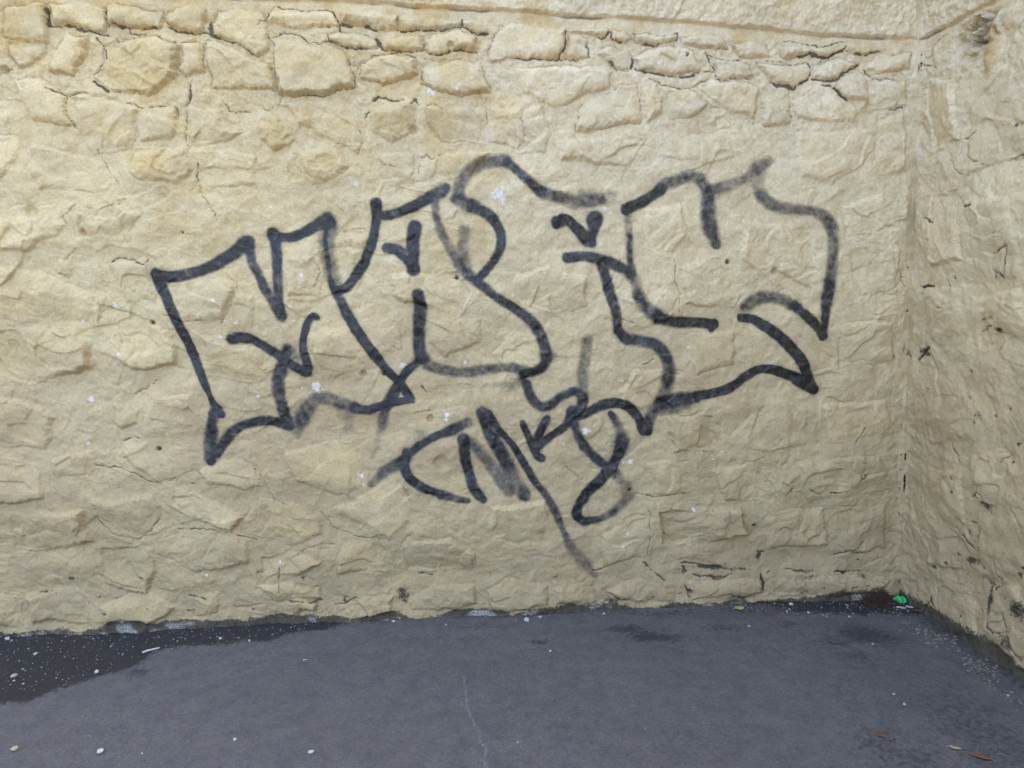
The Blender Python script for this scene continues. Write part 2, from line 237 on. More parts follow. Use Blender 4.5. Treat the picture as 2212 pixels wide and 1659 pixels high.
# ------------------------------------------------------------------ spray strokes: density, then x,y,radius
STROKES = {
'first': '''
.9 342,592,12 362,597,12 400,595,12 437,585,11 475,565,12 512,542,13 532,524,14
.75 537,522,12 545,565,9 560,592,9 575,627,10 593,655,11 608,682,11
.8 608,685,10 603,640,10 600,590,11 595,527,11 588,503,13
.92 588,507,11 623,515,10 653,502,11 683,487,13 708,474,17
.5 716,490,15 706,515,17 706,555,17 716,592,17 728,625,13
.75 703,500,4 705,555,5 712,600,5 723,627,9 738,655,10 750,680,11
.93 750,680,10 768,710,11 788,740,11 808,765,12 828,792,10 858,822,9 875,845,10 888,862,8
.95 888,864,6 865,867,8 828,874,8 798,886,10 765,884,11
.6 765,880,12 740,872,14 703,860,14 680,864,14 662,884,15 647,912,16
.4 655,905,14 645,925,12 643,942,7
.75 623,755,10 610,790,12 603,815,14 602,845,13 610,880,13 625,920,11
.85 625,922,9 603,914,11 578,908,11 553,911,11 525,917,10 500,934,11 482,957,11 468,982,9
.75 467,890,12 458,912,11 453,950,14 453,990,12
.9 455,985,8 455,998,9
.95 341,592,12 347,615,12 365,655,11 385,697,11 405,745,10 425,790,9 440,825,8 450,852,5 460,872,7 472,886,8
.95 455,895,6 465,884,9 478,895,8
.9 500,732,12 525,728,12 553,737,10 578,752,10 608,770,10 633,790,10 656,803,9
.9 661,802,11 664,788,10 656,752,9 659,722,8 665,697,8 677,683,7 685,686,7
.5 623,750,10 640,770,10
.3 740,885,18 748,905,16 755,930,12
''',
'second': '''
.92 811,440,13 813,477,10 803,522,10 790,560,10 768,595,10 748,620,10 728,628,10
.92 815,466,9 840,464,10 868,457,10 903,440,11 932,424,12
.7 930,425,13 950,415,14 962,408,12
.95 897,492,15 893,527,14 890,565,13 893,582,14
.9 837,534,12 860,540,12 880,562,11
.9 903,636,13 908,665,12
.8 908,660,13 905,702,13 905,740,13 910,772,13
.6 914,775,14 928,790,13 965,800,12 1003,806,11 1053,800,11 1103,794,11 1135,802,12
.9 910,778,8 898,786,8 878,802,9 865,822,8 850,849,12 836,872,12
.5 832,880,9 826,920,9
.28 826,905,12 818,950,9 806,986,8
.8 1131,808,11 1160,800,11 1178,785,12 1181,765,13 1173,735,12 1156,705,12 1131,680,11 1106,662,10 1078,645,10 1048,622,11 1015,597,12
.55 1012,592,13 990,570,12 965,525,11 945,477,9 938,430,9
.45 1003,497,13 1000,540,13 1005,570,14
.22 930,838,8 980,834,9 1040,830,9 1100,832,9
.35 1110,830,14 1125,820,14
.3 1180,770,17 1195,770,13
''',
'third': '''
.6 988,430,14 1008,442,16 1023,447,16
.85 1020,446,13 1058,468,12 1080,502,11 1081,535,10 1063,570,9 1035,598,9
.55 988,425,13 995,398,14 1015,370,13 1050,352,13 1088,349,14
.75 1095,352,10 1118,370,9 1143,395,10 1168,414,11
.6 1168,414,13 1200,426,13 1235,434,14 1265,434,13 1296,432,13
.3 1255,420,14 1300,425,16 1325,425,14
.92 1201,482,13 1223,476,12 1243,492,12 1266,515,14 1277,524,10
.92 1284,474,18 1280,502,12 1272,520,10
.85 1226,557,11 1261,554,11 1301,562,12 1331,573,12 1361,592,11
.5 1361,592,12 1371,612,12 1378,640,12
.6 1378,635,13 1393,662,15 1418,685,15
.85 1418,686,12 1456,695,12 1506,697,10 1540,700,10
.95 1500,692,6 1530,697,9 1545,700,9 1537,710,7
.45 1358,455,9 1358,502,10 1361,540,9 1363,585,10
.65 1361,510,5 1363,580,6
.82 1298,568,10 1311,610,11 1323,652,11 1331,690,10 1336,715,11 1356,732,12
.75 1350,730,12 1386,737,12 1413,744,13 1433,762,13 1445,790,13 1443,820,14
.5 1443,820,14 1431,850,14 1415,880,14 1404,910,12
.97 1401,922,11 1400,932,10
.94 1390,930,11 1380,905,10 1363,884,10 1338,871,11 1306,874,11 1281,885,10 1256,897,11 1238,888,13
''',
'fourth': '''
.9 1353,452,12 1393,432,11 1431,408,11
.6 1425,412,12 1438,398,12 1481,382,13 1508,384,12 1526,405,13 1532,420,13
.5 1543,410,13 1581,397,12 1618,380,12 1640,362,14 1658,348,12
.7 1531,420,14 1531,455,17 1534,490,17 1545,515,14 1550,530,10
.35 1640,360,17 1638,395,16 1645,420,13
.6 1645,420,12 1662,438,12 1684,448,12 1722,453,12 1759,459,12 1784,477,14 1797,502,14 1797,540,13 1794,590,13 1787,640,12
.8 1790,610,11 1785,660,11 1781,700,10 1779,727,9
.92 1777,725,9 1762,703,10 1741,682,11 1722,666,11
.6 1722,664,13 1690,648,13 1659,642,14 1631,648,14 1611,662,12
.98 1604,687,9 1631,690,10 1656,706,12 1684,727,12 1709,752,12 1731,780,12 1744,805,12 1756,838,12
.98 1762,842,10 1735,826,14 1710,812,11 1684,802,10 1659,797,9 1640,799,9 1611,815,9 1581,836,10 1543,850,10 1506,855,10
.75 1506,858,12 1468,862,14 1431,868,16
.5 1480,870,14 1440,885,14 1425,880,14
''',
'tag_c': '''
.6 803,1043,8 833,1017,12 868,994,12
.9 868,992,9 903,964,9 940,942,8 978,926,10
.7 978,926,11 1010,912,10
.92 878,977,10 874,1004,10 885,1030,10 915,1052,10 950,1068,9
.7 950,1068,10 980,1076,8 1010,1080,7
.3 910,937,16 905,960,12
''',
'tag_m': '''
.88 1001,947,13 1005,984,11 1015,1030,11 1028,1060,11 1043,1076,9
.55 1018,955,12 1043,984,13 1073,1025,13 1098,1060,12
.85 1043,892,14 1058,934,13 1078,970,14 1098,1010,13
.5 1098,1005,14 1115,1042,16 1132,1068,14
.9 1125,1072,6 1133,1074,6
.9 1055,895,9 1078,930,7 1106,962,7 1131,1000,8 1156,1040,8
.7 1156,1040,8 1181,1072,9 1201,1110,9 1219,1155,6
.42 1221,1158,8 1240,1190,14 1262,1215,14 1285,1245,8
''',
'tag_k': '''
.93 1236,892,14 1226,914,10 1206,932,9 1181,950,9 1158,968,9
.95 1153,972,8 1160,984,9 1169,989,9
.9 1129,912,6 1141,940,8 1152,966,9
.88 1180,905,9 1165,935,9 1157,958,9
.8 1138,830,11 1146,858,11 1163,876,10 1186,875,10 1213,857,9 1241,846,9 1256,857,12 1257,880,12
.5 1268,735,13 1266,765,12 1261,802,13 1258,845,14
.95 1318,893,6 1326,902,7
.45 1326,902,9 1338,925,12 1345,950,13
.8 1343,950,12 1337,980,12
.97 1337,980,11 1321,1010,11 1296,1037,11 1268,1067,11 1250,1092,11 1246,1112,11 1262,1128,9
.75 1262,1127,9 1293,1121,8 1323,1107,8
.45 1323,1107,9 1348,1085,12 1356,1062,16 1343,1037,14 1323,1017,10
.85 1323,1015,8 1286,990,10 1263,965,10
.7 1263,965,10 1246,935,9 1240,905,10
.4 1340,960,20 1338,975,16
''' }

# ------------------------------------------------------------------ materials
def mat(name, rough=.85):
    m = bpy.data.materials.new(name); m.use_nodes = True
    b = m.node_tree.nodes['Principled BSDF']; b.inputs['Roughness'].default_value = rough
    b.inputs['Specular IOR Level'].default_value = .25
    return m, m.node_tree, b
def node(t, typ, **kw):
    n = t.nodes.new(typ)
    for k, v in kw.items(): setattr(n, k, v)
    return n
def noise(t, scale, detail=4, rough=.6, co=None):
    n = node(t, 'ShaderNodeTexNoise'); n.inputs['Scale'].default_value = scale
    n.inputs['Detail'].default_value = detail; n.inputs['Roughness'].default_value = rough
    if co is not None: t.links.new(co, n.inputs['Vector'])
    return n.outputs['Fac']
def ramp(t, src, a, b, ca=0.0, cb=1.0):
    n = node(t, 'ShaderNodeMapRange'); t.links.new(src, n.inputs[0])
    for i, v in zip((1, 2, 3, 4), (a, b, ca, cb)): n.inputs[i].default_value = v
    return n.outputs[0]
def mth(t, op, a, b=None):
    n = node(t, 'ShaderNodeMath', operation=op)
    for i, s in enumerate((a, b)):
        if s is None: continue
        if isinstance(s, (int, float)): n.inputs[i].default_value = s
        else: t.links.new(s, n.inputs[i])
    return n.outputs[0]
def mixc(t, f, a, b, blend='MIX'):
    n = node(t, 'ShaderNodeMix', data_type='RGBA', blend_type=blend)
    for i, s in ((0, f), (6, a), (7, b)):
        if isinstance(s, (int, float)): n.inputs[i].default_value = s
        elif isinstance(s, tuple): n.inputs[i].default_value = (*s, 1)
        else: t.links.new(s, n.inputs[i])
    return n.outputs[2]
def bump(t, b, h, strength, dist):
    n = node(t, 'ShaderNodeBump'); n.inputs['Strength'].default_value = strength; n.inputs['Distance'].default_value = dist
    t.links.new(h, n.inputs['Height']); t.links.new(n.outputs[0], b.inputs['Normal'])

def wall_material():
    m, t, b = mat('painted_stone', .8)
    pos = node(t, 'ShaderNodeNewGeometry').outputs['Position']
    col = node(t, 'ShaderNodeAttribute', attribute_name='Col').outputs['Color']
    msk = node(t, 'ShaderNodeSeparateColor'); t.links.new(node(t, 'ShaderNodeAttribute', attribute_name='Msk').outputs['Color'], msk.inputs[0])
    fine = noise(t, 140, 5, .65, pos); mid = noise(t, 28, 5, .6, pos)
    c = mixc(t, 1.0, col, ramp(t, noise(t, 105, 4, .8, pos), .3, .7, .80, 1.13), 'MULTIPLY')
    c = mixc(t, ramp(t, mid, .45, .75, 0, .40), c, (.44, .31, .13))
    # mildew (R) breaks up into specks, white salts (G), crack dirt (B)
    sp = noise(t, 46, 7, .72, pos)
    sp2 = mth(t, 'ADD', mth(t, 'MULTIPLY', sp, .62), mth(t, 'MULTIPLY', fine, .38))
    md = ramp(t, mth(t, 'ADD', mth(t, 'MULTIPLY', msk.outputs[0], .42), sp2), .72, .82)
    c = mixc(t, mth(t, 'MULTIPLY', md, .9), c, (.045, .038, .030))
    cr = ramp(t, mth(t, 'ADD', msk.outputs[2], mth(t, 'MULTIPLY', sp2, .75)), .62, 1.15)
    c = mixc(t, mth(t, 'MULTIPLY', cr, .80), c, (.042, .037, .033))
    s2 = noise(t, 330, 3, .8, pos)
    wh = ramp(t, mth(t, 'ADD', mth(t, 'MULTIPLY', msk.outputs[1], .72), s2), .93, 1.02)
    c = mixc(t, wh, c, (.66, .61, .55))
    t.links.new(c, b.inputs['Base Color'])
    h = mth(t, 'ADD', mth(t, 'MULTIPLY', fine, .7), mid)
    bump(t, b, h, .8, .008)
    return m
def spray_material():
    m, t, b = mat('black_spray_paint', .62)
    pos = node(t, 'ShaderNodeNewGeometry').outputs['Position']
    a = node(t, 'ShaderNodeAttribute', attribute_name='Alpha').outputs['Fac']
    fine = noise(t, 220, 5, .75, pos); mid = noise(t, 16, 4, .6, pos)
    al = mth(t, 'ADD', a, mth(t, 'MULTIPLY', mth(t, 'SUBTRACT', fine, .5), .65))
    al = mth(t, 'MULTIPLY', ramp(t, al, .12, .90), ramp(t, noise(t, 34, 4, .7, pos), .3, .65, .66, 1.0))
    t.links.new(mth(t, 'MINIMUM', al, .97), b.inputs['Alpha'])
    t.links.new(mixc(t, ramp(t, mth(t, 'ADD', a, mth(t, 'MULTIPLY', mth(t, 'SUBTRACT', mid, .5), .8)), .60, 1.0), (.040, .042, .056), (.006, .006, .007)), b.inputs['Base Color'])
    b.inputs['Specular IOR Level'].default_value = .6; b.inputs['Roughness'].default_value = .5
    bump(t, b, mth(t, 'ADD', fine, mid), .4, .004)
    return m
def ground_material():
    m, t, b = mat('asphalt', .8)
    pos = node(t, 'ShaderNodeNewGeometry').outputs['Position']
    msk = node(t, 'ShaderNodeSeparateColor'); t.links.new(node(t, 'ShaderNodeAttribute', attribute_name='Msk').outputs['Color'], msk.inputs[0])
    grit = noise(t, 300, 4, .8, pos); mid = noise(t, 14, 6, .65, pos); big = noise(t, 2.2, 5, .6, pos); sp = noise(t, 45, 6, .7, pos)
    c = mixc(t, big, (.092, .086, .081), (.132, .123, .115))
    c = mixc(t, ramp(t, mid, .4, .66, 0, .85), c, (.082, .078, .077))
    c = mixc(t, ramp(t, noise(t, 5.5, 7, .72, pos), .52, .76, 0, .40), c, (.152, .143, .136))
    c = mixc(t, ramp(t, noise(t, 130, 2, .5, pos), .70, .76, 0, .5), c, (.24, .235, .225))
    c = mixc(t, 1.0, c, ramp(t, noise(t, 150, 4, .85, pos), .3, .7, .62, 1.38), 'MULTIPLY')
    c = mixc(t, 1.0, c, ramp(t, noise(t, 62, 5, .8, pos), .3, .7, .76, 1.24), 'MULTIPLY')
    dm = ramp(t, mth(t, 'ADD', msk.outputs[0], mth(t, 'MULTIPLY', mth(t, 'SUBTRACT', sp, .5), 1.5)), .38, .66)
    c = mixc(t, mth(t, 'MULTIPLY', dm, .90), c, (.020, .020, .021))
    st = ramp(t, mth(t, 'ADD', msk.outputs[1], mth(t, 'MULTIPLY', mth(t, 'SUBTRACT', sp, .5), 2.2)), .25, .75)
    c = mixc(t, mth(t, 'MULTIPLY', st, .9), c, (.036, .036, .038))
    lc = ramp(t, mth(t, 'ADD', msk.outputs[2], mth(t, 'MULTIPLY', mth(t, 'SUBTRACT', sp, .5), .9)), .35, .9)
    c = mixc(t, mth(t, 'MULTIPLY', lc, .5), c, (.24, .23, .23))
    t.links.new(c, b.inputs['Base Color'])
    t.links.new(ramp(t, dm, 0, 1, .85, .6), b.inputs['Roughness'])
    bump(t, b, mth(t, 'ADD', mth(t, 'MULTIPLY', grit, .6), mid), .5, .003)
    return m
def plain(name, c1, c2, scale=60, rough=.8):
    m, t, b = mat(name, rough)
    pos = node(t, 'ShaderNodeNewGeometry').outputs['Position']
    n = noise(t, scale, 5, .65, pos)
    t.links.new(mixc(t, ramp(t, n, .3, .7), c1, c2), b.inputs['Base Color']); bump(t, b, n, .4, .002)
    return m
M_WALL, M_SPRAY, M_GROUND = wall_material(), spray_material(), ground_material()
WALL_H = 6.2  # unseen top raised to widen the wall's shade and cut ground bounce
# ------------------------------------------------------------------ mesh helpers
def link(o, parent=None):
    sc.collection.objects.link(o)
    if parent is not None: o.parent = parent
    return o
def tag(o, label=None, cat=None, group=None, kind=None):
    for k, v in (('label', label), ('category', cat), ('group', group), ('kind', kind)):
        if v: o[k] = v
    return o
def quad_mesh(name, material, co, quads, nor=None, cols=None, origin=(0, 0, 0), scal=None):
    """co: all vertices; quads: faces (n,4) into co; keeps only what it needs"""
    idx, inv = np.unique(quads, return_inverse=True); q = inv.reshape(-1, 4).astype(np.int32)
    me = bpy.data.meshes.new(name)
    me.vertices.add(len(idx)); me.vertices.foreach_set('co', (co[idx] - np.asarray(origin)).astype(np.float32).ravel())
    me.loops.add(q.size); me.loops.foreach_set('vertex_index', q.ravel())
    me.polygons.add(len(q)); me.polygons.foreach_set('loop_start', np.arange(0, q.size, 4, dtype=np.int32))
    me.update(calc_edges=True)
    me.polygons.foreach_set('use_smooth', np.ones(len(q), bool))
    for k, a in (cols or {}).items():
        at = me.attributes.new(k, 'FLOAT_COLOR', 'POINT')
        at.data.foreach_set('color', np.concatenate([a[idx], np.ones((len(idx), 1))], 1).astype(np.float32).ravel())
    for k, a in (scal or {}).items():
        at = me.attributes.new(k, 'FLOAT', 'POINT'); at.data.foreach_set('value', a[idx].astype(np.float32))
    me.materials.append(material)
    if nor is not None: me.normals_split_custom_set_from_vertices(nor[idx].tolist())
    o = bpy.data.objects.new(name, me); o.location = origin
    return o
def grid_quads(nu, nv, flip):
    i = np.arange(nu * nv).reshape(nu, nv)
    a, b, c, d = i[:-1, :-1], i[1:, :-1], i[1:, 1:], i[:-1, 1:]
    q = np.stack([a, b, c, d] if not flip else [a, d, c, b], -1)
    return q.reshape(-1, 4)
def grid_normals(P, n):
    du = np.gradient(P, axis=0); dv = np.gradient(P, axis=1)
    c = np.cross(du, dv); c /= np.linalg.norm(c, axis=2, keepdims=True) + 1e-12
    c[(c @ n) < 0] *= -1
    return c
def rasterise(polys, U, V, ua, va, WU, WV):
    """signed distance of each stone around its own window"""
    for k, P in enumerate(polys):
        lo, hi = P[:, 0].min() - .07, P[:, 0].max() + .07
        l2, h2 = P[:, 1].min() - .07, P[:, 1].max() + .07
        a, b = window(ua, lo, hi), window(va, l2, h2)
        if a.stop - a.start < 2 or b.stop - b.start < 2: continue
        yield k, a, b, poly_sd(WU[a, b], WV[a, b], P)

def build_wall(F, step, umax, vis_u, vis_v, top, stones, cracks, mildew, chips, seed, side):
    ua = axis(0, 0, vis_u, umax, step); va = axis(-.10, -.04, vis_v, top, step)
    ua[0] = 0.0
    U, V = np.meshgrid(ua, va, indexing='ij'); sh = U.shape
    x, y = U + seed * 3.1, V
    # warped coordinates make every edge wander
    WU = U + .015 * fbm(x * 8, y * 8, 2, 1) + .0045 * fbm(x * 48, y * 48, 3, 2)
    WV = V + .015 * fbm(x * 8, y * 8, 2, 3) + .0045 * fbm(x * 48, y * 48, 3, 4)
    polys, crisp, pale, ochre, weak, vis = [], [], [], [], [], []
    for s in stones:
        q = F.uv(s); polys.append(q[:, :2]); cy = np.mean([p[1] for p in s]); cx = np.mean([p[0] for p in s])
        c = (1 - .80 * sstep(150, 270, cy)) if not side else .10
        if cy > 1240: c = .55
        crisp.append(c); weak.append(.65 if (side or (cx > 1380 and 250 < cy < 1210)) else (1.0 if cy < 330 else .8))
        vis.append(.38 * sstep(520, 250, cy) if not side else 0)
        pale.append(any(abs(cx - p[0]) < 60 and abs(cy - p[1]) < 40 for p in PALE) and not side)
        ochre.append(any(abs(cx - p[0]) < 60 and abs(cy - p[1]) < 50 for p in OCHRE) and not side)
    # stones not traced from the image: fill the gaps (and the wall outside the frame) with rubble of the same make
    ledge = F.uv(LEDGE2 if side else LEDGE1)
    n_tr = len(polys); r = np.random.default_rng(seed + 5)
    gx, gy = np.meshgrid(np.arange(0, umax, .02), np.arange(0, top, .02), indexing='ij')
    occ = np.zeros(gx.shape, bool)
    for P in polys:
        a = window(gx[:, 0], P[:, 0].min() - .03, P[:, 0].max() + .03); b = window(gy[0], P[:, 1].min() - .03, P[:, 1].max() + .03)
        occ[a, b] |= poly_sd(gx[a, b], gy[a, b], P) > -.012
    ledge_v = np.interp(gx[:, 0], ledge[:, 0], ledge[:, 1])[:, None]
    occ |= (gy > ledge_v - .05) & (gy < ledge_v + .04)
    for size, tries in ((.22, 200), (.15, 300), (.09, 500)):
        for _ in range(tries):
            if len(polys) >= (64 if side else 262): break
            cx, cy = r.uniform(0.03, umax), r.uniform(.02, top)
            if side and (cx > vis_u + .3): continue
            n = r.integers(5, 9); an = np.sort(r.uniform(0, 2 * PI, n)) ; an = np.linspace(0, 2 * PI, n, endpoint=False) + r.uniform(-.25, .25, n)
            rr = size * r.uniform(.75, 1.15, n)
            P = np.stack([cx + rr * np.cos(an) * 1.25, cy + rr * np.sin(an) * .8], 1)
            a = window(gx[:, 0], P[:, 0].min(), P[:, 0].max()); b = window(gy[0], P[:, 1].min(), P[:, 1].max())
            ins = poly_sd(gx[a, b], gy[a, b], P) > -.01
            if P[:, 1].min() < 0 or P[:, 0].min() < .02 or (occ[a, b] & ins).any(): continue
            occ[a, b] |= ins; polys.append(P); crisp.append(.18 if cy < 2.15 else .5); weak.append(.55 if not side else .4); vis.append(.1 if not side else 0); pale.append(False); ochre.append(False)
    # heights
    und = .026 * fbm(x * 1.3, y * 1.3, 3, 11) + .011 * fbm(x * 4.5, y * 5, 3, 12, .55)
    fc = facets(x * 8 + 1.2 * perlin(x * 4, y * 4, 5), y * 8.5 + 1.2 * perlin(x * 4, y * 4, 6), 40 + seed)
    fs = facets(x * 21 + 1.2 * perlin(x * 11, y * 11, 7), y * 22 + 1.2 * perlin(x * 11, y * 11, 8), 41 + seed)
    rg = ridged(x * 11 + .8 * y + .7 * perlin(x * 5, y * 5, 9), y * 11 - 1.1 * x, 4, 15)
    rough = fbm(x * 30, y * 30, 4, 21, .6)
    patch = sstep(-.15, .45, fbm(x * 2.1, y * 2.1, 2, 31))
    sx, sy = x + .035 * fbm(x * 7, y * 7, 2, 33), y + .035 * fbm(x * 7, y * 7, 2, 34)
    strat = ridged(sx * 6.5 + sy * 5, sy * 9 - sx * 6, 4, 35)             # slanting broken ledges in the stone
    calm = sstep(.35, -.35, fbm(x * 1.7 + 5, y * 2.3, 2, 36))              # some faces are almost smooth                 # where the face is rugged
    up_k = sstep(2.15, 2.45, y)
    mort = (.0080 * fc + .0022 * fs) * (1 - .4 * calm) + (.0020 + .0030 * up_k) * rough + .0012 * rg * patch + .0010 * strat * (1 - calm)
    H = mort.copy(); sid = np.full(sh, -1, np.int32); best = np.full(sh, 0.0)
    tone = np.zeros(sh); och = np.zeros(sh); crk = np.zeros(sh)
    line = fbm(x * 5, y * 5, 3, 51)                                        # joints open here, painted over there
    for k, a, b, d in rasterise(polys, U, V, ua, va, WU, WV):
        c = crisp[k]; P = polys[k]; m = P.mean(0)
        bev = .017 - .007 * c; proud = (.016 + .008 * c) * r.uniform(.7, 1.25)
        proud *= weak[k]
        tx, ty = r.normal(0, .07, 2); smooth = .35 if pale[k] else r.uniform(.7, 1.25)
        if ochre[k]: smooth = 1.9
        ins = d > 0
        top_ = proud * (1 - np.exp(-np.maximum(d, 0) / bev)) + (tx * (U[a, b] - m[0]) + ty * (V[a, b] - m[1])) * sstep(0, .02, d)
        face = smooth * ((.0125 if c < .5 else .009) * fc[a, b] + (.0032 if c < .5 else .0036) * fs[a, b] * (1 - .5 * calm[a, b]) + .0015 * rough[a, b] + .0012 * (rg[a, b] - .6) * patch[a, b] + .0018 * (strat[a, b] - .6) * (1 - calm[a, b])) * sstep(0, .03, d)
        m_ = ins & (d > best[a, b])
        H[a, b] = np.where(m_, mort[a, b] * (1 - sstep(0, .02, d)) + top_ + face, H[a, b])
        sid[a, b] = np.where(m_, k, sid[a, b]); best[a, b] = np.where(m_, d, best[a, b])
        tone[a, b] = np.where(m_, r.normal(0, .035) + (.07 if pale[k] else 0), tone[a, b])
        och[a, b] = np.where(m_, (.55 if ochre[k] else max(0, r.normal(.02, .10))) * sstep(-.01, .05, d), och[a, b])
        # joint groove just outside the edge
        g = np.exp(-(d / (.0036 if c > .5 else .0042)) ** 2) * (c * .62 + .24) * sstep(.0, .45, line[a, b] + .5 * rough[a, b] + (c - .75) * .5 + vis[k])
        crk[a, b] = np.maximum(crk[a, b], g)
    if side:
        for _ in range(45): mildew = mildew + [(r.uniform(1985, 2230), 1500 - abs(r.normal(0, 480)), r.uniform(2, 7), r.uniform(2, 8), r.uniform(.7, 1.2))]
    else:
        for _ in range(26): mildew = mildew + [(r.normal(1950, 10), r.uniform(560, 1270), r.uniform(2, 5), r.uniform(4, 14), r.uniform(.7, 1.1))]
        for _ in range(60): mildew = mildew + [(r.uniform(-20, 1900), 1330 - abs(r.normal(0, 45)), r.uniform(5, 18), r.uniform(2, 9), r.uniform(.5, 1.0))]
        for _ in range(16): mildew = mildew + [(r.uniform(1500, 1930), r.uniform(950, 1290), r.uniform(4, 14), r.uniform(2, 5), r.uniform(.7, 1.0))]
    # cracks traced in image pixels
    ck_dirt = np.zeros(sh)
    for line_ in parse_tagged(cracks):
        wd, dk, pts = line_; q = F.uv(pts)
        for p, p2 in zip(q[:-1], q[1:]):
            wm = wd * (p[2]) * .48
            lo = np.minimum(p, p2); hi = np.maximum(p, p2)
            a = window(ua, lo[0] - .04, hi[0] + .04); b = window(va, lo[1] - .04, hi[1] + .04)
            if a.stop - a.start < 2 or b.stop - b.start < 2: continue
            dd, _ = seg_dist(WU[a, b], WV[a, b], p, p2)
            wl = wm * np.clip(1 + .8 * rough[a, b], .35, 1.8)
            g = np.exp(-(dd / wl) ** 2)
            crk[a, b] = np.maximum(crk[a, b], g * min(1.2, .45 + wd * .11)); ck_dirt[a, b] = np.maximum(ck_dirt[a, b], g * dk)
    H = H - .010 * crk
    # pits and drilled holes
    for px_, py_, pr in (PITS2 if side else PITS1):
        q = F.uv([(px_, py_)])[0]; rr = pr * q[2]
        a = window(ua, q[0] - .08, q[0] + .08); b = window(va, q[1] - .08, q[1] + .08)
        g = np.exp(-(np.hypot(U[a, b] - q[0], V[a, b] - q[1]) / rr) ** 4)
        H[a, b] -= g * min(.022, rr * 1.6); 
        if pr < 6: ck_dirt[a, b] = np.maximum(ck_dirt[a, b], g * .9)
    # masonry above the ledge stands proud, a smooth band runs under it
    lv = np.interp(U, ledge[:, 0], ledge[:, 1]) + (.002 if side else .006) * fbm(x * 4, y * 0, 3, 61) + .003 * fbm(x * 22, y * 22, 2, 62)
    up = sstep(-.004, .010, V - lv); band = sstep(.065, .045, lv - V + .006 * rough) * (1 - up)
    H = H * (1 - band) + band * (.002 + .0012 * rough + .004 * fc)
    H = H - .008 * np.exp(-((V - lv + .004) / .007) ** 2) + up * (.014 if not side else .012)
    gap = np.exp(-((V - lv + .004) / .006) ** 2)
    ck_dirt = np.maximum(ck_dirt, gap * sstep(-.1, .5, fbm(x * 3, y * 3, 3, 64)) * .7)
    if side:                                                                # broken-out hollow under the ledge
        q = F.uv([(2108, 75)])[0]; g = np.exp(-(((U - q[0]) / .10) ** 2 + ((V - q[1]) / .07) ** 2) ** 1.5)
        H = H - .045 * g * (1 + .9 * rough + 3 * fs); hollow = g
        q = F.uv([(2140, 100)])[0]; lump = np.exp(-(((U - q[0]) / .035) ** 2 + ((V - q[1]) / .10) ** 2) ** 2)
        H = H + .025 * lump
    H = H + und
    # foot of the wall flares and crumbles
    foot = np.exp(-np.maximum(V, 0) / .035)
    H = H + foot * (.008 + .004 * rough)
    # corner is rounded over with old render
    Ub = U * (1 + .55 * np.clip(fbm(x * 6, y * 4, 2, 72), -1, 1)); blend = sstep(0, .035, Ub); dbl = sstep(0, .07, Ub)
    hc = .006 + .014 * fbm(V * 5 + 3, V * 0 + 1.7, 3, 70) + .007 * fbm(V * 22, V * 0 + .3, 2, 71)
    H = H * blend + hc * (1 - blend) + .002 * np.exp(-Ub / .05) * blend + .004 * rough * np.exp(-U / .08) * blend
    far = sstep(vis_u + .5, umax, U); H = H * (1 - far)
    Nn = (N1 + N2); Nn = Nn / np.linalg.norm(Nn)
    D = F.N[None, None] * dbl[..., None] + Nn[None, None] * (1 - dbl[..., None])
    P3 = BC + U[..., None] * F.U + V[..., None] * K + H[..., None] * D
    nor = grid_normals(P3, F.N)
    # colour of the paint, with some light and shade painted into it
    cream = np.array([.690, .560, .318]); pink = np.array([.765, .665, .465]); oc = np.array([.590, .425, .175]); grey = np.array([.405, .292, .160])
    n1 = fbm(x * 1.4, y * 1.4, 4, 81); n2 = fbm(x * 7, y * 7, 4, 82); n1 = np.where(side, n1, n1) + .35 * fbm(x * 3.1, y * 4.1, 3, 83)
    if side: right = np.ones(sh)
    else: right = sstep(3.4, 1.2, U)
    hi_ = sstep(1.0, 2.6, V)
    base = cream + (pink - cream) * np.clip(right * hi_ * .8 + .15 * n1, 0, 1)[..., None]  # paler pink towards the upper right: haze painted into the colour
    base = base + (grey - base) * np.clip((sstep(1.9, .0, V) * .95 + (.12 if side else 0) + .25 * n1 * (1 - hi_)), 0, .8)[..., None]  # browner and dustier low down, also paints in the fall-off of light
    o_ = np.clip(och + (.30 * sstep(-.2, .5, n2) + .2) * np.clip(1.35 * (1 - right) + .35, 0, 1) * (.5 + .5 * hi_) + .65 * (.15 + .85 * hi_) * sstep(.1, .8, n1 + .5 * n2) * (1 - right * .6) * (1 if not side else .4) + band * .25 * sstep(-.2, .4, n2), 0, 1)  # band term paints warm bounce light under the ledge as ochre
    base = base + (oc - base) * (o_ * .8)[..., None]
    base = base * (1 + tone + .05 * n2)[..., None]
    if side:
        base = base * (1 - .4 * (hollow * np.clip(.7 + rough, 0, 1))[..., None]); base = base + (np.array([.50, .33, .13]) - base) * (lump * .8)[..., None]  # hollow: grime with some of its shadow painted in; lump: ochre patch
    mil = np.zeros(sh); sal = np.zeros(sh)
    for mx, my, rx, ry, st in mildew:
        q = F.uv([(mx, my), (mx + rx, my), (mx, my - ry)])
        ru = max(.01, abs(q[1, 0] - q[0, 0])); rv = max(.008, abs(q[2, 1] - q[0, 1]))
        mil = np.maximum(mil, st * np.exp(-(((WU - q[0, 0]) / ru) ** 2 + ((WV - q[0, 1]) / rv) ** 2)))
    mil = mil * .85 + (.10 if side else 0) * sstep(2.4, .2, V)
    fn = fbm(x * 3.3, y * 3.3, 3, 91)
    edge = (.048 + .055 * fn + (.045 * sstep(0, .3, U) if side else 0)) 
    fm = sstep(1.0, .25, V / np.maximum(edge, .006)); mil = np.maximum(mil, fm * (1.05 if side else .95 + .4 * fn))
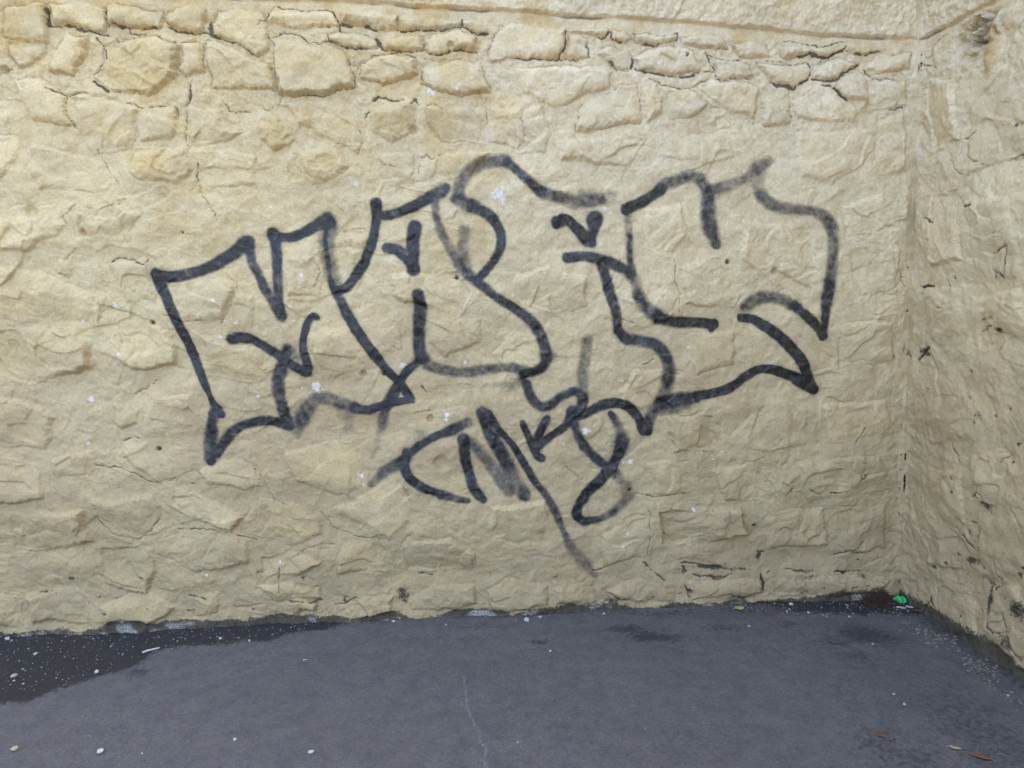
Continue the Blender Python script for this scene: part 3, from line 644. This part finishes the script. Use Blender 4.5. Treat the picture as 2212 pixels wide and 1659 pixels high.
    mil = np.maximum(mil, .38 * crk * sstep(.6, .0, V) )
    sal = fm * sstep(-.15, .35, fbm(x * 5, y * 5, 3, 92)) * (0 if side else 1) * .62
    for cx_, cy_, cs in chips:
        q = F.uv([(cx_, cy_)])[0]; rr = cs * q[2] * .75
        a = window(ua, q[0] - rr * 2.5, q[0] + rr * 2.5); b = window(va, q[1] - rr * 2.5, q[1] + rr * 2.5)
        g = np.exp(-((U[a, b] - q[0]) ** 2 + (V[a, b] - q[1]) ** 2) / rr ** 2) + .35 * rough[a, b]
        g = g + .35 * np.clip(fbm(U[a, b] * 60 + cx_, V[a, b] * 90, 2, 99), -1, 1) * (g > .12); w_ = sstep(.42, .52, g)
        base[a, b] = base[a, b] * (1 - w_[..., None]) + np.array([.80, .72, .63]) * w_[..., None]; P3[a, b] -= F.N * (.002 * w_)[..., None]
    # drilled holes etc. keep their dirt; joints only a little
    cdirt = np.clip(ck_dirt * 1.0 + crk * (.58 if not side else .35) * sstep(.25, 1.0, crk), 0, 1)
    msk = np.stack([mil, sal, cdirt], -1)
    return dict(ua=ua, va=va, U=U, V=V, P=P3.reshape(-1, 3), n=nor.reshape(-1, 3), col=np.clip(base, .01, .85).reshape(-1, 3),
                msk=msk.reshape(-1, 3), sid=sid, up=(V - lv > 0.004), sh=sh, x=x, y=y, WU=WU, WV=WV, n_st=len(polys), rough=rough)
def parse_tagged(t):
    for s in t.replace('\n', '|').split('|'):
        s = s.split()
        if s: yield float(s[0]), float(s[1]), [tuple(float(c) for c in q.split(',')) for q in s[2:]]
LEDGE1 = [(2000, 88), (1987, 85), (1800, 75), (1659, 63), (1550, 56), (1400, 44), (1250, 33), (1106, 23), (950, 13), (760, 2), (560, -6), (300, -20), (-600, -70)]
LEDGE2 = [(1975, 95), (1987, 86), (2030, 62), (2080, 36), (2150, 0), (2230, -40), (2330, -95)]
PITS1 = [(328, 697, 5), (343, 970, 5), (181, 502, 7), (987, 600, 5), (785, 807, 6), (397, 503, 3), (893, 282, 9), (974, 100, 7), (953, 1000, 16), (1575, 566, 5), (930, 905, 7), (1360, 1058, 4), (4, 147, 8), (1877, 228, 6), (68, 458, 12), (1675, 585, 6), (830, 808, 5)]
PITS2 = [(2205, 270, 6), (2145, 900, 4), (2175, 885, 4), (2092, 1150, 5), (2065, 600, 4)]

def emit_wall(W, F, root, flip):
    nu, nv = W['sh']; q = grid_quads(nu, nv, flip)
    s = W['sid'].ravel(); f = s[q]; fid = np.where((f == f[:, :1]).all(1), f[:, 0], -1)
    upf = W['up'].ravel()[q].all(1)
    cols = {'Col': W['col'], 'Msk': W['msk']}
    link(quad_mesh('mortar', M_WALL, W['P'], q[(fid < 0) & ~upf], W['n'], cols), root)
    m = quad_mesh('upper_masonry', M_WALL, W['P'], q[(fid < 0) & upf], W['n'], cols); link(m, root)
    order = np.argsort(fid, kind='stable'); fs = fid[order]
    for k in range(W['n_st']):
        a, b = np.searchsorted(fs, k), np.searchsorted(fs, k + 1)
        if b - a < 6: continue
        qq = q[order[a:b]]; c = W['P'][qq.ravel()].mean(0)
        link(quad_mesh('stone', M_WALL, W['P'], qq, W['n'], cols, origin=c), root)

STEP = 0.0043
uvL = W1.uv([(-160, 900), (0, 0), (0, -60), (2212, -60)]); uvR = W2.uv([(2260, 0), (2260, 1469), (2100, -60)])
print('corner', BC, 'left u', uvL[:, :2], 'right', uvR[:, :2], 'K', K)
VIS1, TOPV = float(uvL[0, 0]) + .05, 3.02
root1 = link(bpy.data.objects.new('stone_wall', None)); root1.location = BC
tag(root1, 'cream painted rubble stone wall facing the viewer, covered in black spray graffiti', 'wall')
root2 = link(bpy.data.objects.new('stone_wall', None)); root2.location = BC
tag(root2, 'cream painted stone side wall with black mildew spots meeting the graffiti wall at the corner', 'wall')
A = build_wall(W1, STEP, 9.0, VIS1, TOPV, WALL_H, parse(STONES1), CRACKS1, MILDEW1, CHIPS, 1, False)
B = build_wall(W2, STEP, 3.6, float(uvR[1, 0]) + .12, TOPV, WALL_H, parse(STONES2), CRACKS2, MILDEW2, [], 2, True)
def child_of(root, fn):
    before = set(sc.collection.objects); fn()
    for o in set(sc.collection.objects) - before: o.matrix_parent_inverse = root.matrix_basis.inverted()
child_of(root1, lambda: emit_wall(A, W1, root1, True))
child_of(root2, lambda: emit_wall(B, W2, root2, False))
# coping and the thickness of both walls above and behind (the place goes on outside the frame)
def slab(name, pts, h0, h1, root, mtl):
    v = [(*p[:2], h0) for p in pts] + [(*p[:2], h1) for p in pts]; n = len(pts)
    f = [tuple(range(n))[::-1], tuple(range(n, 2 * n))] + [(i, (i + 1) % n, n + (i + 1) % n, n + i) for i in range(n)]
    me = bpy.data.meshes.new(name); me.from_pydata(v, [], f); me.materials.append(mtl)
    o = bpy.data.objects.new(name, me); link(o, root); o.matrix_parent_inverse = root.matrix_basis.inverted(); return o
M_COPE = plain('coping_stone', (.40, .35, .26), (.50, .44, .32), 20)
g = lambda u1, n, F: BC + K * WALL_H + F.U * u1 + F.N * n
slab('coping', [g(-.02, .06, W1), g(9.0, .06, W1), g(9.0, -.45, W1), g(-.5, -.45, W1)], WALL_H, WALL_H + .12, root1, M_COPE)
slab('coping', [g(.08, .06, W2), g(3.6, .06, W2), g(3.6, -.45, W2), g(.08, -.45, W2)], WALL_H + .003, WALL_H + .10, root2, M_COPE)
g0 = lambda u1, n, F: BC + F.U * u1 + F.N * n
slab('wall_core', [g0(-.4, -.08, W1), g0(9.0, -.08, W1), g0(9.0, -.40, W1), g0(-.4, -.40, W1)], -.1, WALL_H, root1, M_COPE)
slab('wall_core', [g0(.0, -.09, W2), g0(3.6, -.09, W2), g0(3.6, -.40, W2), g0(.0, -.40, W2)], -.1, WALL_H, root2, M_COPE)

# ------------------------------------------------------------------ graffiti: a skin of paint over the stones
LETTER = {'first': ('spray_painted_letter', 'first black outlined letter, at the left of the graffiti'),
          'second': ('spray_painted_letter', 'second black outlined letter with a Y-shaped mark inside'),
          'third': ('spray_painted_letter', 'third black outlined letter with a curling top line'),
          'fourth': ('spray_painted_letter', 'fourth black outlined letter, at the right of the graffiti'),
          'tag_c': ('spray_painted_tag_letter', 'small C-shaped tag letter below the big letters'),
          'tag_m': ('spray_painted_tag_letter', 'small slanted M in the tag with a long trailing tail'),
          'tag_k': ('spray_painted_tag_letter', 'small K and looping 8 at the end of the tag')}
ua, va = A['ua'], A['va']; qA = grid_quads(*A['sh'], True); lay = 0
def letter(key):
    global lay
    dens = np.zeros(A['sh'])
    lines = []
    for ln in STROKES[key].split('\n'):
        f = ln.split()
        if f: lines.append((float(f[0]) ** 1.22, np.array([[float(c) for c in q.split(',')] for q in f[1:]])))
    for j, (dn, p) in enumerate(lines):
        d0 = d1 = dn                                       # the can does not stop between two passes of one stroke
        if j and np.hypot(*(lines[j - 1][1][-1, :2] - p[0, :2])) < 16: d0 = (dn + lines[j - 1][0]) / 2
        if j + 1 < len(lines) and np.hypot(*(lines[j + 1][1][0, :2] - p[-1, :2])) < 16: d1 = (dn + lines[j + 1][0]) / 2
        dk = np.full(len(p), dn); dk[0] = d0; dk[-1] = d1
        pd = np.column_stack([p, dk]); ext = np.vstack([2 * pd[0] - pd[1], pd, 2 * pd[-1] - pd[-2]]); out = []
        for i in range(1, len(ext) - 2):                   # Catmull-Rom through the traced image points
            P0, P1, P2, P3_ = ext[i - 1:i + 3]
            for t_ in np.arange(0, 1, .25):
                c = .5 * (2 * P1 + (P2 - P0) * t_ + (2 * P0 - 5 * P1 + 4 * P2 - P3_) * t_ ** 2 + (3 * P1 - P0 - 3 * P2 + P3_) * t_ ** 3); out.append(c)
        out.append(pd[-1]); p = np.array(out)
        q = W1.uv(p[:, :2]); rad = p[:, 2] * q[:, 2] * 1.05; dk = np.clip(p[:, 3], 0, 1)
        one = np.zeros(A['sh'])
        for i in range(len(q) - 1):
            rm = max(rad[i], rad[i + 1]) * 2.5
            lo = np.minimum(q[i], q[i + 1]); hi = np.maximum(q[i], q[i + 1])
            a = window(ua, lo[0] - rm, hi[0] + rm); b = window(va, lo[1] - rm, hi[1] + rm)
            if a.stop - a.start < 2 or b.stop - b.start < 2: continue
            U_ = A['U'][a, b] * .7 + A['WU'][a, b] * .3; V_ = A['V'][a, b] * .7 + A['WV'][a, b] * .3
            d, t = seg_dist(U_, V_, q[i], q[i + 1]); rr = rad[i] + (rad[i + 1] - rad[i]) * t
            dl = dk[i] + (dk[i + 1] - dk[i]) * t; soft = 1 - dl; e = d / rr
            x0 = .72 - .62 * soft; tt = np.clip((e - x0) / (1.20 + .45 * soft - x0), 0, 1); fall = 1 - tt * tt * (3 - 2 * tt)
            one[a, b] = np.maximum(one[a, b], dl * fall + .20 * dl * np.exp(-(e / 1.75) ** 2) * (e < 2.4))
        dens = 1 - (1 - dens) * (1 - one)
    al = dens.ravel(); keep = (al[qA].max(1) > .035)
    mot = fbm(A['x'] * 13, A['y'] * 13, 3, 7 + lay).ravel(); mot2 = fbm(A['x'] * 40, A['y'] * 15, 3, 77).ravel()
    al = al * np.clip(1.0 - .26 * A['rough'].ravel() + .13 * mot + .12 * mot2, .5, 1.15)
    P = A['P'] + A['n'] * (.0009 + .00035 * lay); lay += 1
    nm, lb = LETTER[key]
    o = quad_mesh(nm, M_SPRAY, P, qA[keep], A['n'], None, scal={'Alpha': al}); o['label'] = lb
    link(o, root1); o.matrix_parent_inverse = root1.matrix_basis.inverted()
for key in STROKES: letter(key)

# ------------------------------------------------------------------ ground
gxa = np.concatenate([-np.geomspace(120, 3.4, 40)[:-1], np.arange(-3.4, 3.0, .009), np.geomspace(3.0, 120, 40)])
gya = np.concatenate([-np.geomspace(120, 1.2, 40)[:-1] , np.arange(-1.2, 1.7, .06), np.arange(1.7, 3.95, .009), np.geomspace(3.95, 120, 30)])
gya = np.unique(gya); gxa = np.unique(gxa)
GX, GY = np.meshgrid(gxa, gya, indexing='ij')
GZ = .004 * fbm(GX * 1.1, GY * 1.1, 3, 5) + .0006 * fbm(GX * 30, GY * 30, 3, 6)
GZ = GZ * (np.abs(GX) < 4) * (GY < 4.2)
def gpt(x, y): return on_ground(x, y)[:2]
def gpoly(s): return np.array([gpt(*p) for p in s])
WX = GX + .03 * fbm(GX * 6, GY * 6, 3, 7); WY = GY + .03 * fbm(GX * 6, GY * 6, 3, 8)
damp = np.zeros(GX.shape)
for P, st in ((gpoly([(-500, 1380), (0, 1360), (400, 1345), (760, 1330), (740, 1352), (553, 1384), (430, 1394), (345, 1404), (325, 1420), (287, 1441), (225, 1460), (162, 1480), (112, 1490), (50, 1514), (0, 1519), (-400, 1590)]), 1.0),
              (gpoly([(1590, 1285), (1600, 1304), (1700, 1318), (1800, 1330), (1930, 1326), (2010, 1330), (2040, 1345), (2060, 1320), (1960, 1280)]), .95)):
    sd_ = poly_sd(WX, WY, P); damp = np.maximum(damp, st * sstep(-.09, .09, sd_))
stain = np.zeros(GX.shape)
for sx, sy, rx, ry, st in ((1406, 1374, 70, 14, .9), (1350, 1360, 50, 8, .8), (1440, 1325, 150, 8, .5), (1880, 1372, 80, 22, .8), (1800, 1385, 60, 14, .6), (1560, 1360, 50, 12, .5), (1700, 1350, 40, 12, .5), (1166, 1386, 28, 5, .8), (1455, 1405, 40, 12, .4),
                           (1900, 1600, 90, 40, .45), (1960, 1640, 100, 30, .45), (1850, 1420, 70, 26, .4), (2120, 1580, 130, 130, .42), (1480, 1610, 120, 40, .2), (1030, 1354, 100, 6, .3), (300, 1450, 40, 14, .6), (1010, 1380, 40, 5, .25), (1640, 1320, 140, 14, .5), (2150, 1460, 90, 40, .35)):  # the broad bottom-right entry darkens that corner of the asphalt
    c = gpt(sx, sy); e = gpt(sx + rx, sy); f = gpt(sx, sy - ry)
    ru = np.hypot(*(e - c)); rv = np.hypot(*(f - c))
    stain = np.maximum(stain, st * np.exp(-(((WX - c[0]) / ru) ** 2 + ((WY - c[1]) / rv) ** 2)))
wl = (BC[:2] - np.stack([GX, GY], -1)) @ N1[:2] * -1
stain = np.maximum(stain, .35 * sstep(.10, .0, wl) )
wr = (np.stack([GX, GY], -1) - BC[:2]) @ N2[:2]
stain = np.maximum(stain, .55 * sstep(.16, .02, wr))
light = np.zeros(GX.shape)
crk = [gpt(*p) for p in ((1000, 1460), (1005, 1481), (1010, 1529), (1028, 1569), (1038, 1584), (1035, 1601), (1050, 1616), (1044, 1644), (1060, 1680))]
for p, q in zip(crk[:-1], crk[1:]):
    light = np.maximum(light, .75 * np.exp(-(seg_dist(WX * .15 + GX * .85, WY * .15 + GY * .85, p, q)[0] / .008) ** 2))
light = np.maximum(light, .30 * np.exp(-((wr - .13) / .05) ** 2) * (wl < 1.2))
c = gpt(1640 + 70, 1296); light = np.maximum(light, .6 * np.exp(-(((GX - c[0]) / .12) ** 2 + ((GY - c[1]) / .03) ** 2)))
PG = np.stack([GX, GY, GZ], -1).reshape(-1, 3)
go = quad_mesh('ground', M_GROUND, PG, grid_quads(*GX.shape, False), None, {'Msk': np.stack([damp, stain, light], -1).reshape(-1, 3)})
link(go); tag(go, 'grey asphalt ground at the foot of the wall with a black patch', None, None, 'structure')
def gz(x, y):
    i = min(len(gxa) - 2, np.searchsorted(gxa, x)); j = min(len(gya) - 2, np.searchsorted(gya, y)); return float(GZ[i, j])

# ------------------------------------------------------------------ small things on the ground
M_PEB = plain('pale_pebble', (.40, .37, .32), (.56, .52, .46), 90)
M_PEBT = plain('tan_pebble', (.36, .28, .19), (.50, .41, .30), 90)
M_CHIP = plain('grit', (.20, .19, .17), (.54, .51, .46), 160)
M_LEAF = plain('brown_leaf', (.16, .06, .03), (.25, .11, .05), 80)
M_LEAFY = plain('yellow_leaf', (.38, .31, .14), (.50, .42, .22), 80)
M_GREEN = plain('green_wrapper', (.03, .38, .10), (.06, .55, .18), 60, .45)
M_STICK = plain('bleached_stick', (.45, .42, .38), (.60, .57, .52), 120)
M_DEBRIS = plain('dry_needles', (.040, .022, .016), (.095, .052, .034), 120)
def mesh_obj(name, v, f, m, smooth=False):
    me = bpy.data.meshes.new(name); me.from_pydata([tuple(map(float, a)) for a in v], [], f); me.materials.append(m)
    if smooth: me.polygons.foreach_set('use_smooth', [True] * len(f))
    return link(bpy.data.objects.new(name, me))
ICO_V = None
import bmesh
bm = bmesh.new(); bmesh.ops.create_icosphere(bm, subdivisions=2, radius=1)
ICO_V = np.array([v.co[:] for v in bm.verts]); ICO_F = [tuple(v.index for v in f.verts) for f in bm.faces]; bm.free()
def pebble(px, py, r, label, m=None, flat=.6):
    rr = np.random.default_rng(int(px * 7 + py))
    v = ICO_V * np.array([rr.uniform(.8, 1.3), rr.uniform(.7, 1), flat])
    for _ in range(7):                                        # chop flat faces so it reads as broken stone
        n = rr.normal(size=3); n /= np.linalg.norm(n); h = rr.uniform(.45, .8); dd = v @ n
        v = v - np.maximum(dd - h, 0)[:, None] * n
    a = rr.uniform(0, 6.3); R = np.array([[math.cos(a), -math.sin(a), 0], [math.sin(a), math.cos(a), 0], [0, 0, 1]])
    v = (v @ R.T) * r; v[:, 2] -= v[:, 2].min() + r * .08
    p = gpt(px, py); o = mesh_obj('pebble', v, ICO_F, m or M_PEB)
    o.location = (p[0], p[1], gz(*p)); tag(o, label, 'pebble', 'pebbles lying on the asphalt'); return o
for a in ((1138, 1342, .016, 'largest pale pebble at the middle foot of the wall, left of a smaller one'), (1167, 1335, .011, 'small flat tan pebble just right of the large pale one by the wall', M_PEBT),
          (1305, 1327, .007, 'tiny white pebble close to the wall right of the loose pair'), (1189, 1409, .007, 'lone white pebble on bare asphalt away from the wall'),
          (1553, 1304, .011, 'white pebble against the wall foot at the start of the right dark strip'), (32, 1621, .013, 'tan and white pebble in the bottom left corner of the asphalt', M_PEBT),
          (217, 1626, .013, 'pointed cream pebble on the asphalt right of the bottom left one'), (507, 1599, .007, 'small grey pebble alone on the asphalt at lower left'),
          (31, 1462, .013, 'pinkish pebble inside the black patch near its left end', M_PEBT), (77, 1415, .010, 'elongated white pebble in the middle of the black patch'),
          (209, 1453, .010, 'white pebble on the lower edge of the black patch'), (16, 1382, .011, 'white pebble against the wall at the far left'),
          (672, 1626, .009, 'round grey pebble at the bottom left of centre'), (850, 1343, .008, 'white pebble beside the wall right of the end of the black patch'),
          (963, 1349, .005, 'tiny white pebble near the middle of the wall foot'), (1709, 1308, .012, 'bright white pebble in the dark strip near the corner'),
          (1746, 1325, .008, 'white pebble at the front edge of the dark strip near the corner'), (1834, 1333, .006, 'tiny white pebble in front of the dark strip'),
          (1885, 1392, .006, 'white pebble in the dark stain right of centre'), (1618, 1355, .006, 'white pebble beside the stain in front of the wall'), (1931, 1501, .005, 'tiny white pebble alone on the right asphalt'),
          (1953, 1523, .006, 'whitish pebble on the right asphalt below the tiny one'), (307, 1628, .004, 'tiny pale pebble between the lower left pebbles'), (1118, 1605, .004, 'tiny white pebble low in the middle of the asphalt'),
          (2177, 1503, .006, 'pale pebble at the far right below the side wall'), (476, 1381, .008, 'whitish pebble on the upper edge of the black patch'), (539, 1386, .007, 'pale pebble where the black patch narrows')):
    pebble(*a)
# grit: countless pale chips in the dark strips and along both walls
def grit(name, label, spots, m):
    V, Fc = [], []; n0 = 0; r = np.random.default_rng(len(name) + len(spots))
    for (x, y, s) in spots:
        n = 5; an = np.sort(r.uniform(0, 6.28, n)); rad = s * r.uniform(.6, 1.1, n); zz = gz(x, y)
        st = r.uniform(.6, 1.6); ang = r.uniform(0, 3.1)
        xx = np.cos(an) * rad * st; yy = np.sin(an) * rad / st
        X = x + xx * math.cos(ang) - yy * math.sin(ang); Y = y + xx * math.sin(ang) + yy * math.cos(ang)
        for k in range(n): V.append((X[k], Y[k], zz - .0005))
        for k in range(n): V.append((x + (X[k] - x) * .7, y + (Y[k] - y) * .7, zz + s * r.uniform(.4, .8)))
        Fc.append(tuple(range(n0 + n, n0 + 2 * n)))
        for k in range(n): Fc.append((n0 + k, n0 + (k + 1) % n, n0 + n + (k + 1) % n, n0 + n + k))
        n0 += 2 * n
    o = mesh_obj(name, V, Fc, m); tag(o, label, None, None, 'stuff'); return o
r = np.random.default_rng(3); spots = []
P = gpoly([(-100, 1383), (0, 1374), (400, 1356), (720, 1344), (553, 1382), (430, 1392), (325, 1415), (225, 1455), (112, 1486), (0, 1512), (-100, 1525)])
while len(spots) < 800:
    x, y = r.uniform(P[:, 0].min(), P[:, 0].max()), r.uniform(P[:, 1].min(), P[:, 1].max())
    if poly_sd(np.array([x]), np.array([y]), P)[0] > -.01: spots.append((x, y, float(np.clip(r.lognormal(-6.35, .5), .0008, .006))))
grit('grit', 'pale grit scattered over the black patch', spots, M_CHIP)
spots = []
P = gpoly([(1590, 1294), (1600, 1308), (1640, 1320), (1800, 1332), (1930, 1328), (2000, 1335), (1975, 1305), (1930, 1290)])
while len(spots) < 340:
    x, y = r.uniform(P[:, 0].min(), P[:, 0].max()), r.uniform(P[:, 1].min(), P[:, 1].max())
    if poly_sd(np.array([x]), np.array([y]), P)[0] > -.01: spots.append((x, y, float(np.clip(r.lognormal(-6.2, .5), .0009, .006))))
for k in range(260):
    u = r.uniform(.1, 4.6); n = abs(r.normal(0, .025)) + .012; q = BC + U1 * u + N1 * n; spots.append((q[0], q[1], float(r.uniform(.0008, .0028))))
for k in range(260):
    q = gpt(r.uniform(-100, 2300), r.uniform(1330, 1690)); spots.append((q[0], q[1], float(np.clip(r.lognormal(-7.0, .4), .0005, .0022))))
grit('grit', 'pale grit strewn along the wall foot and the dark strip', spots, M_CHIP)
spots = []
for k in range(240):
    u = r.uniform(.25, 1.15); n = r.normal(.13, .022); q = BC + U2 * u + N2 * (n + .03 * math.sin(u * 9))
    if .45 < u < .62 and k % 3: continue
    spots.append((q[0], q[1], float(r.uniform(.002, .0065))))
for k in range(90):
    a = r.integers(0, 2); c = gpt(*((2025, 1379), (2120, 1436))[a]); spots.append((c[0] + r.normal(0, .05), c[1] + r.normal(0, .035), float(r.uniform(.003, .009))))
grit('gravel', 'loose tan gravel in front of the side wall', spots, plain('gravel', (.13, .105, .075), (.30, .25, .18), 160))

def leaf(px, py, L, Wd, ang, m, label, name='fallen_leaf', curl=.3, cat='leaf'):
    V, Fc = [], []; n = 11
    for i in range(n):
        t = i / (n - 1); w_ = Wd * math.sin(PI * t) ** .8 * (1 + .12 * math.sin(9 * t))
        xx = (t - .5) * L; zc = .004 + curl * L * (t - .5) ** 2 * 1.2
        V += [(xx, -w_, zc + w_ * .35), (xx, 0, zc), (xx, w_, zc + w_ * .45)]
    for i in range(n - 1):
        a = i * 3; Fc += [(a, a + 3, a + 4, a + 1), (a + 1, a + 4, a + 5, a + 2)]
    V += [(-L * .5, -.0012, .004 + curl * L * .3), (-L * .5, .0012, .004 + curl * L * .3), (-L * .68, .001, .004), (-L * .68, -.001, .004)]
    Fc.append((n * 3, n * 3 + 1, n * 3 + 2, n * 3 + 3))
    p = gpt(px, py); o = mesh_obj(name, V, Fc, m, True); o.location = (p[0], p[1], gz(*p)); o.rotation_euler = (0, 0, ang)
    so_ = o.modifiers.new('thickness', 'SOLIDIFY'); so_.thickness = .0008
    return tag(o, label, cat, 'fallen leaves')
leaf(2121, 1637, .056, .0105, -.45, M_LEAF, 'reddish brown dry leaf at the bottom right of the asphalt')
leaf(2063, 1617, .036, .0065, -.4, M_LEAFY, 'yellowish dry leaf left of the reddish brown one')
leaf(1903, 1591, .034, .0060, -.3, M_LEAF, 'small dark brown leaf on the asphalt near the date of stains, left of the other two'.replace(' near the date of stains,', ','))
leaf(1597, 1317, .050, .018, .2, M_LEAFY, 'crumpled pale tan leaf by the wall in the dark strip', curl=.5)
leaf(1029, 1359, .026, .006, .5, M_LEAF, 'brown leaf scrap near the middle of the wall foot')
leaf(1692, 1318, .030, .007, .3, M_LEAF, 'brown leaf scrap in the dark strip near the corner')
leaf(1984, 1321, .040, .009, -.5, M_LEAF, 'brown leaf at the foot of the side wall beside the green wrapper')

# bleached stick
def stick(p0, p1, r0, label):
    a = np.array([*gpt(*p0), 0]); b = np.array([*gpt(*p1), 0]); d = b - a; L = np.linalg.norm(d); d /= L
    s = np.array([-d[1], d[0], 0]); V, Fc = [], []; n = 7; k = 8; rr = np.random.default_rng(2)
    for i in range(n):
        t = i / (n - 1); rad = r0 * (1 - .35 * t) * rr.uniform(.85, 1.15); c = a + d * L * t + s * .003 * math.sin(t * 5)
        for j in range(k):
            an = 2 * PI * j / k; V.append(tuple(c + s * math.cos(an) * rad + np.array([0, 0, 1]) * (rad * .85 + math.sin(an) * rad * .8) + np.array([0, 0, gz(a[0], a[1])])))
    for i in range(n - 1):
        for j in range(k): Fc.append((i * k + j, i * k + (j + 1) % k, (i + 1) * k + (j + 1) % k, (i + 1) * k + j))
    Fc += [tuple(range(k))[::-1], tuple(range((n - 1) * k, n * k))]
    tag(mesh_obj('stick', V, Fc, M_STICK, True), label, 'stick')
stick((308, 1412), (345, 1400), .0055, 'pale bleached stick lying on the edge of the black patch')
stick((655, 1427), (662, 1424), .0022, 'tiny pale twig on the bare asphalt left of centre')

# crumpled green wrapper in the corner: folded sheet
def wrapper(px, py):
    out = [(-.060, .000), (-.040, .020), (-.005, .028), (.040, .026), (.058, .012), (.055, -.020), (.025, -.034), (-.012, -.036), (-.040, -.018)]
    rr = np.random.default_rng(9); V, Fc = [], []; rings = 6; n = len(out) * 3
    P_ = []
    for i in range(len(out)):
        a, b = np.array(out[i]), np.array(out[(i + 1) % len(out)])
        for t in (0, .33, .66): P_.append(a + (b - a) * t)
    for k in range(1, rings + 1):
        s = k / rings
        for p in P_:
            z = .010 + .016 * (1 - s) + .011 * math.sin(p[0] * 160 * s + 2 * s) * (1 - .3 * s) + .006 * math.sin(p[1] * 260 * s + 1) + rr.normal(0, .0012)
            V.append((p[0] * s, p[1] * s, z))
    V.append((0, 0, .026)); c = len(V) - 1
    for k in range(rings - 1):
        for j in range(n): Fc.append((k * n + j, k * n + (j + 1) % n, (k + 1) * n + (j + 1) % n, (k + 1) * n + j))
    for j in range(n): Fc.append((c, (j + 1) % n, j))
    V = np.array(V); V[:, 2] -= V[:, 2].min()
    Rx = math.radians(28); R = np.array([[1, 0, 0], [0, math.cos(Rx), -math.sin(Rx)], [0, math.sin(Rx), math.cos(Rx)]])
    V = V @ R.T; V[:, 2] -= V[:, 2].min(); V *= .62
    o = mesh_obj('wrapper', V, Fc, M_GREEN); p = gpt(px, py); o.location = (p[0], p[1], .001 + gz(*p))
    m = o.modifiers.new('thickness', 'SOLIDIFY'); m.thickness = .0007
    tag(o, 'crumpled bright green wrapper lying in the corner of the two walls', 'wrapper')
wrapper(1942, 1300)

# heap of dry needles in the corner
def needles():
    V, Fc = [], []; rr = np.random.default_rng(12)
    c = BC + U1 * .135 + N1 * .035
    for i in range(1500):
        u = rr.normal(0, .055); nn = abs(rr.normal(0, .028)); z = max(0, .062 * math.exp(-(u / .065) ** 2) * math.exp(-(nn / .04) ** 2)) * rr.uniform(.2, 1)
        p = c + U1 * u + N1 * nn + np.array([0, 0, z + .001]); a = rr.uniform(0, 2 * PI); L = rr.uniform(.008, .026)
        d = np.array([math.cos(a), math.sin(a), rr.normal(0, .25)]) * L; s = np.array([-d[1], d[0], 0]); s = s / np.linalg.norm(s) * rr.uniform(.0006, .0018)
        up = np.array([0, 0, .0012]); n0 = len(V); q = p + d
        V += [p - s, p + s, p + up, q - s * .5, q + s * .5, q + up * .6]
        Fc += [(n0, n0 + 1, n0 + 4, n0 + 3), (n0 + 1, n0 + 2, n0 + 5, n0 + 4), (n0 + 2, n0, n0 + 3, n0 + 5), (n0, n0 + 2, n0 + 1), (n0 + 3, n0 + 4, n0 + 5)]
    o = mesh_obj('debris', V, Fc, M_DEBRIS); tag(o, 'reddish brown heap of dry plant debris in the wall corner', None, None, 'stuff')
needles()
# pale flattened paper scraps beside the wrapper
def flake(px, py, s, label):
    rr = np.random.default_rng(int(px)); n = 7; an = np.linspace(0, 2 * PI, n, endpoint=False) + rr.uniform(-.3, .3, n); V = []
    for z, k in ((0, 1), (.002, .92)):
        for a in an: V.append((math.cos(a) * s * 1.7 * k * rr.uniform(.8, 1.1), math.sin(a) * s * .7 * k, z + rr.uniform(0, .002)))
    Fc = [tuple(range(n))[::-1], tuple(range(n, 2 * n))] + [(i, (i + 1) % n, n + (i + 1) % n, n + i) for i in range(n)]
    o = mesh_obj('flake', V, Fc, M_PEB); p = gpt(px, py); o.location = (p[0], p[1], gz(*p)); o.rotation_euler = (0, 0, -.35)
    tag(o, label, 'paint flake', 'paint flakes in the corner')
flake(1922, 1302, .016, 'pale paint flake left of the green wrapper'); flake(1946, 1312, .014, 'beige paint flake in front of the green wrapper')
flake(1965, 1311, .012, 'beige paint flake right in front of the side wall foot'); flake(1911, 1298, .010, 'white paint flake between the debris heap and the wrapper')
print('objects', len(sc.objects), 'polys', sum(len(o.data.polygons) for o in sc.objects if o.type == 'MESH'))
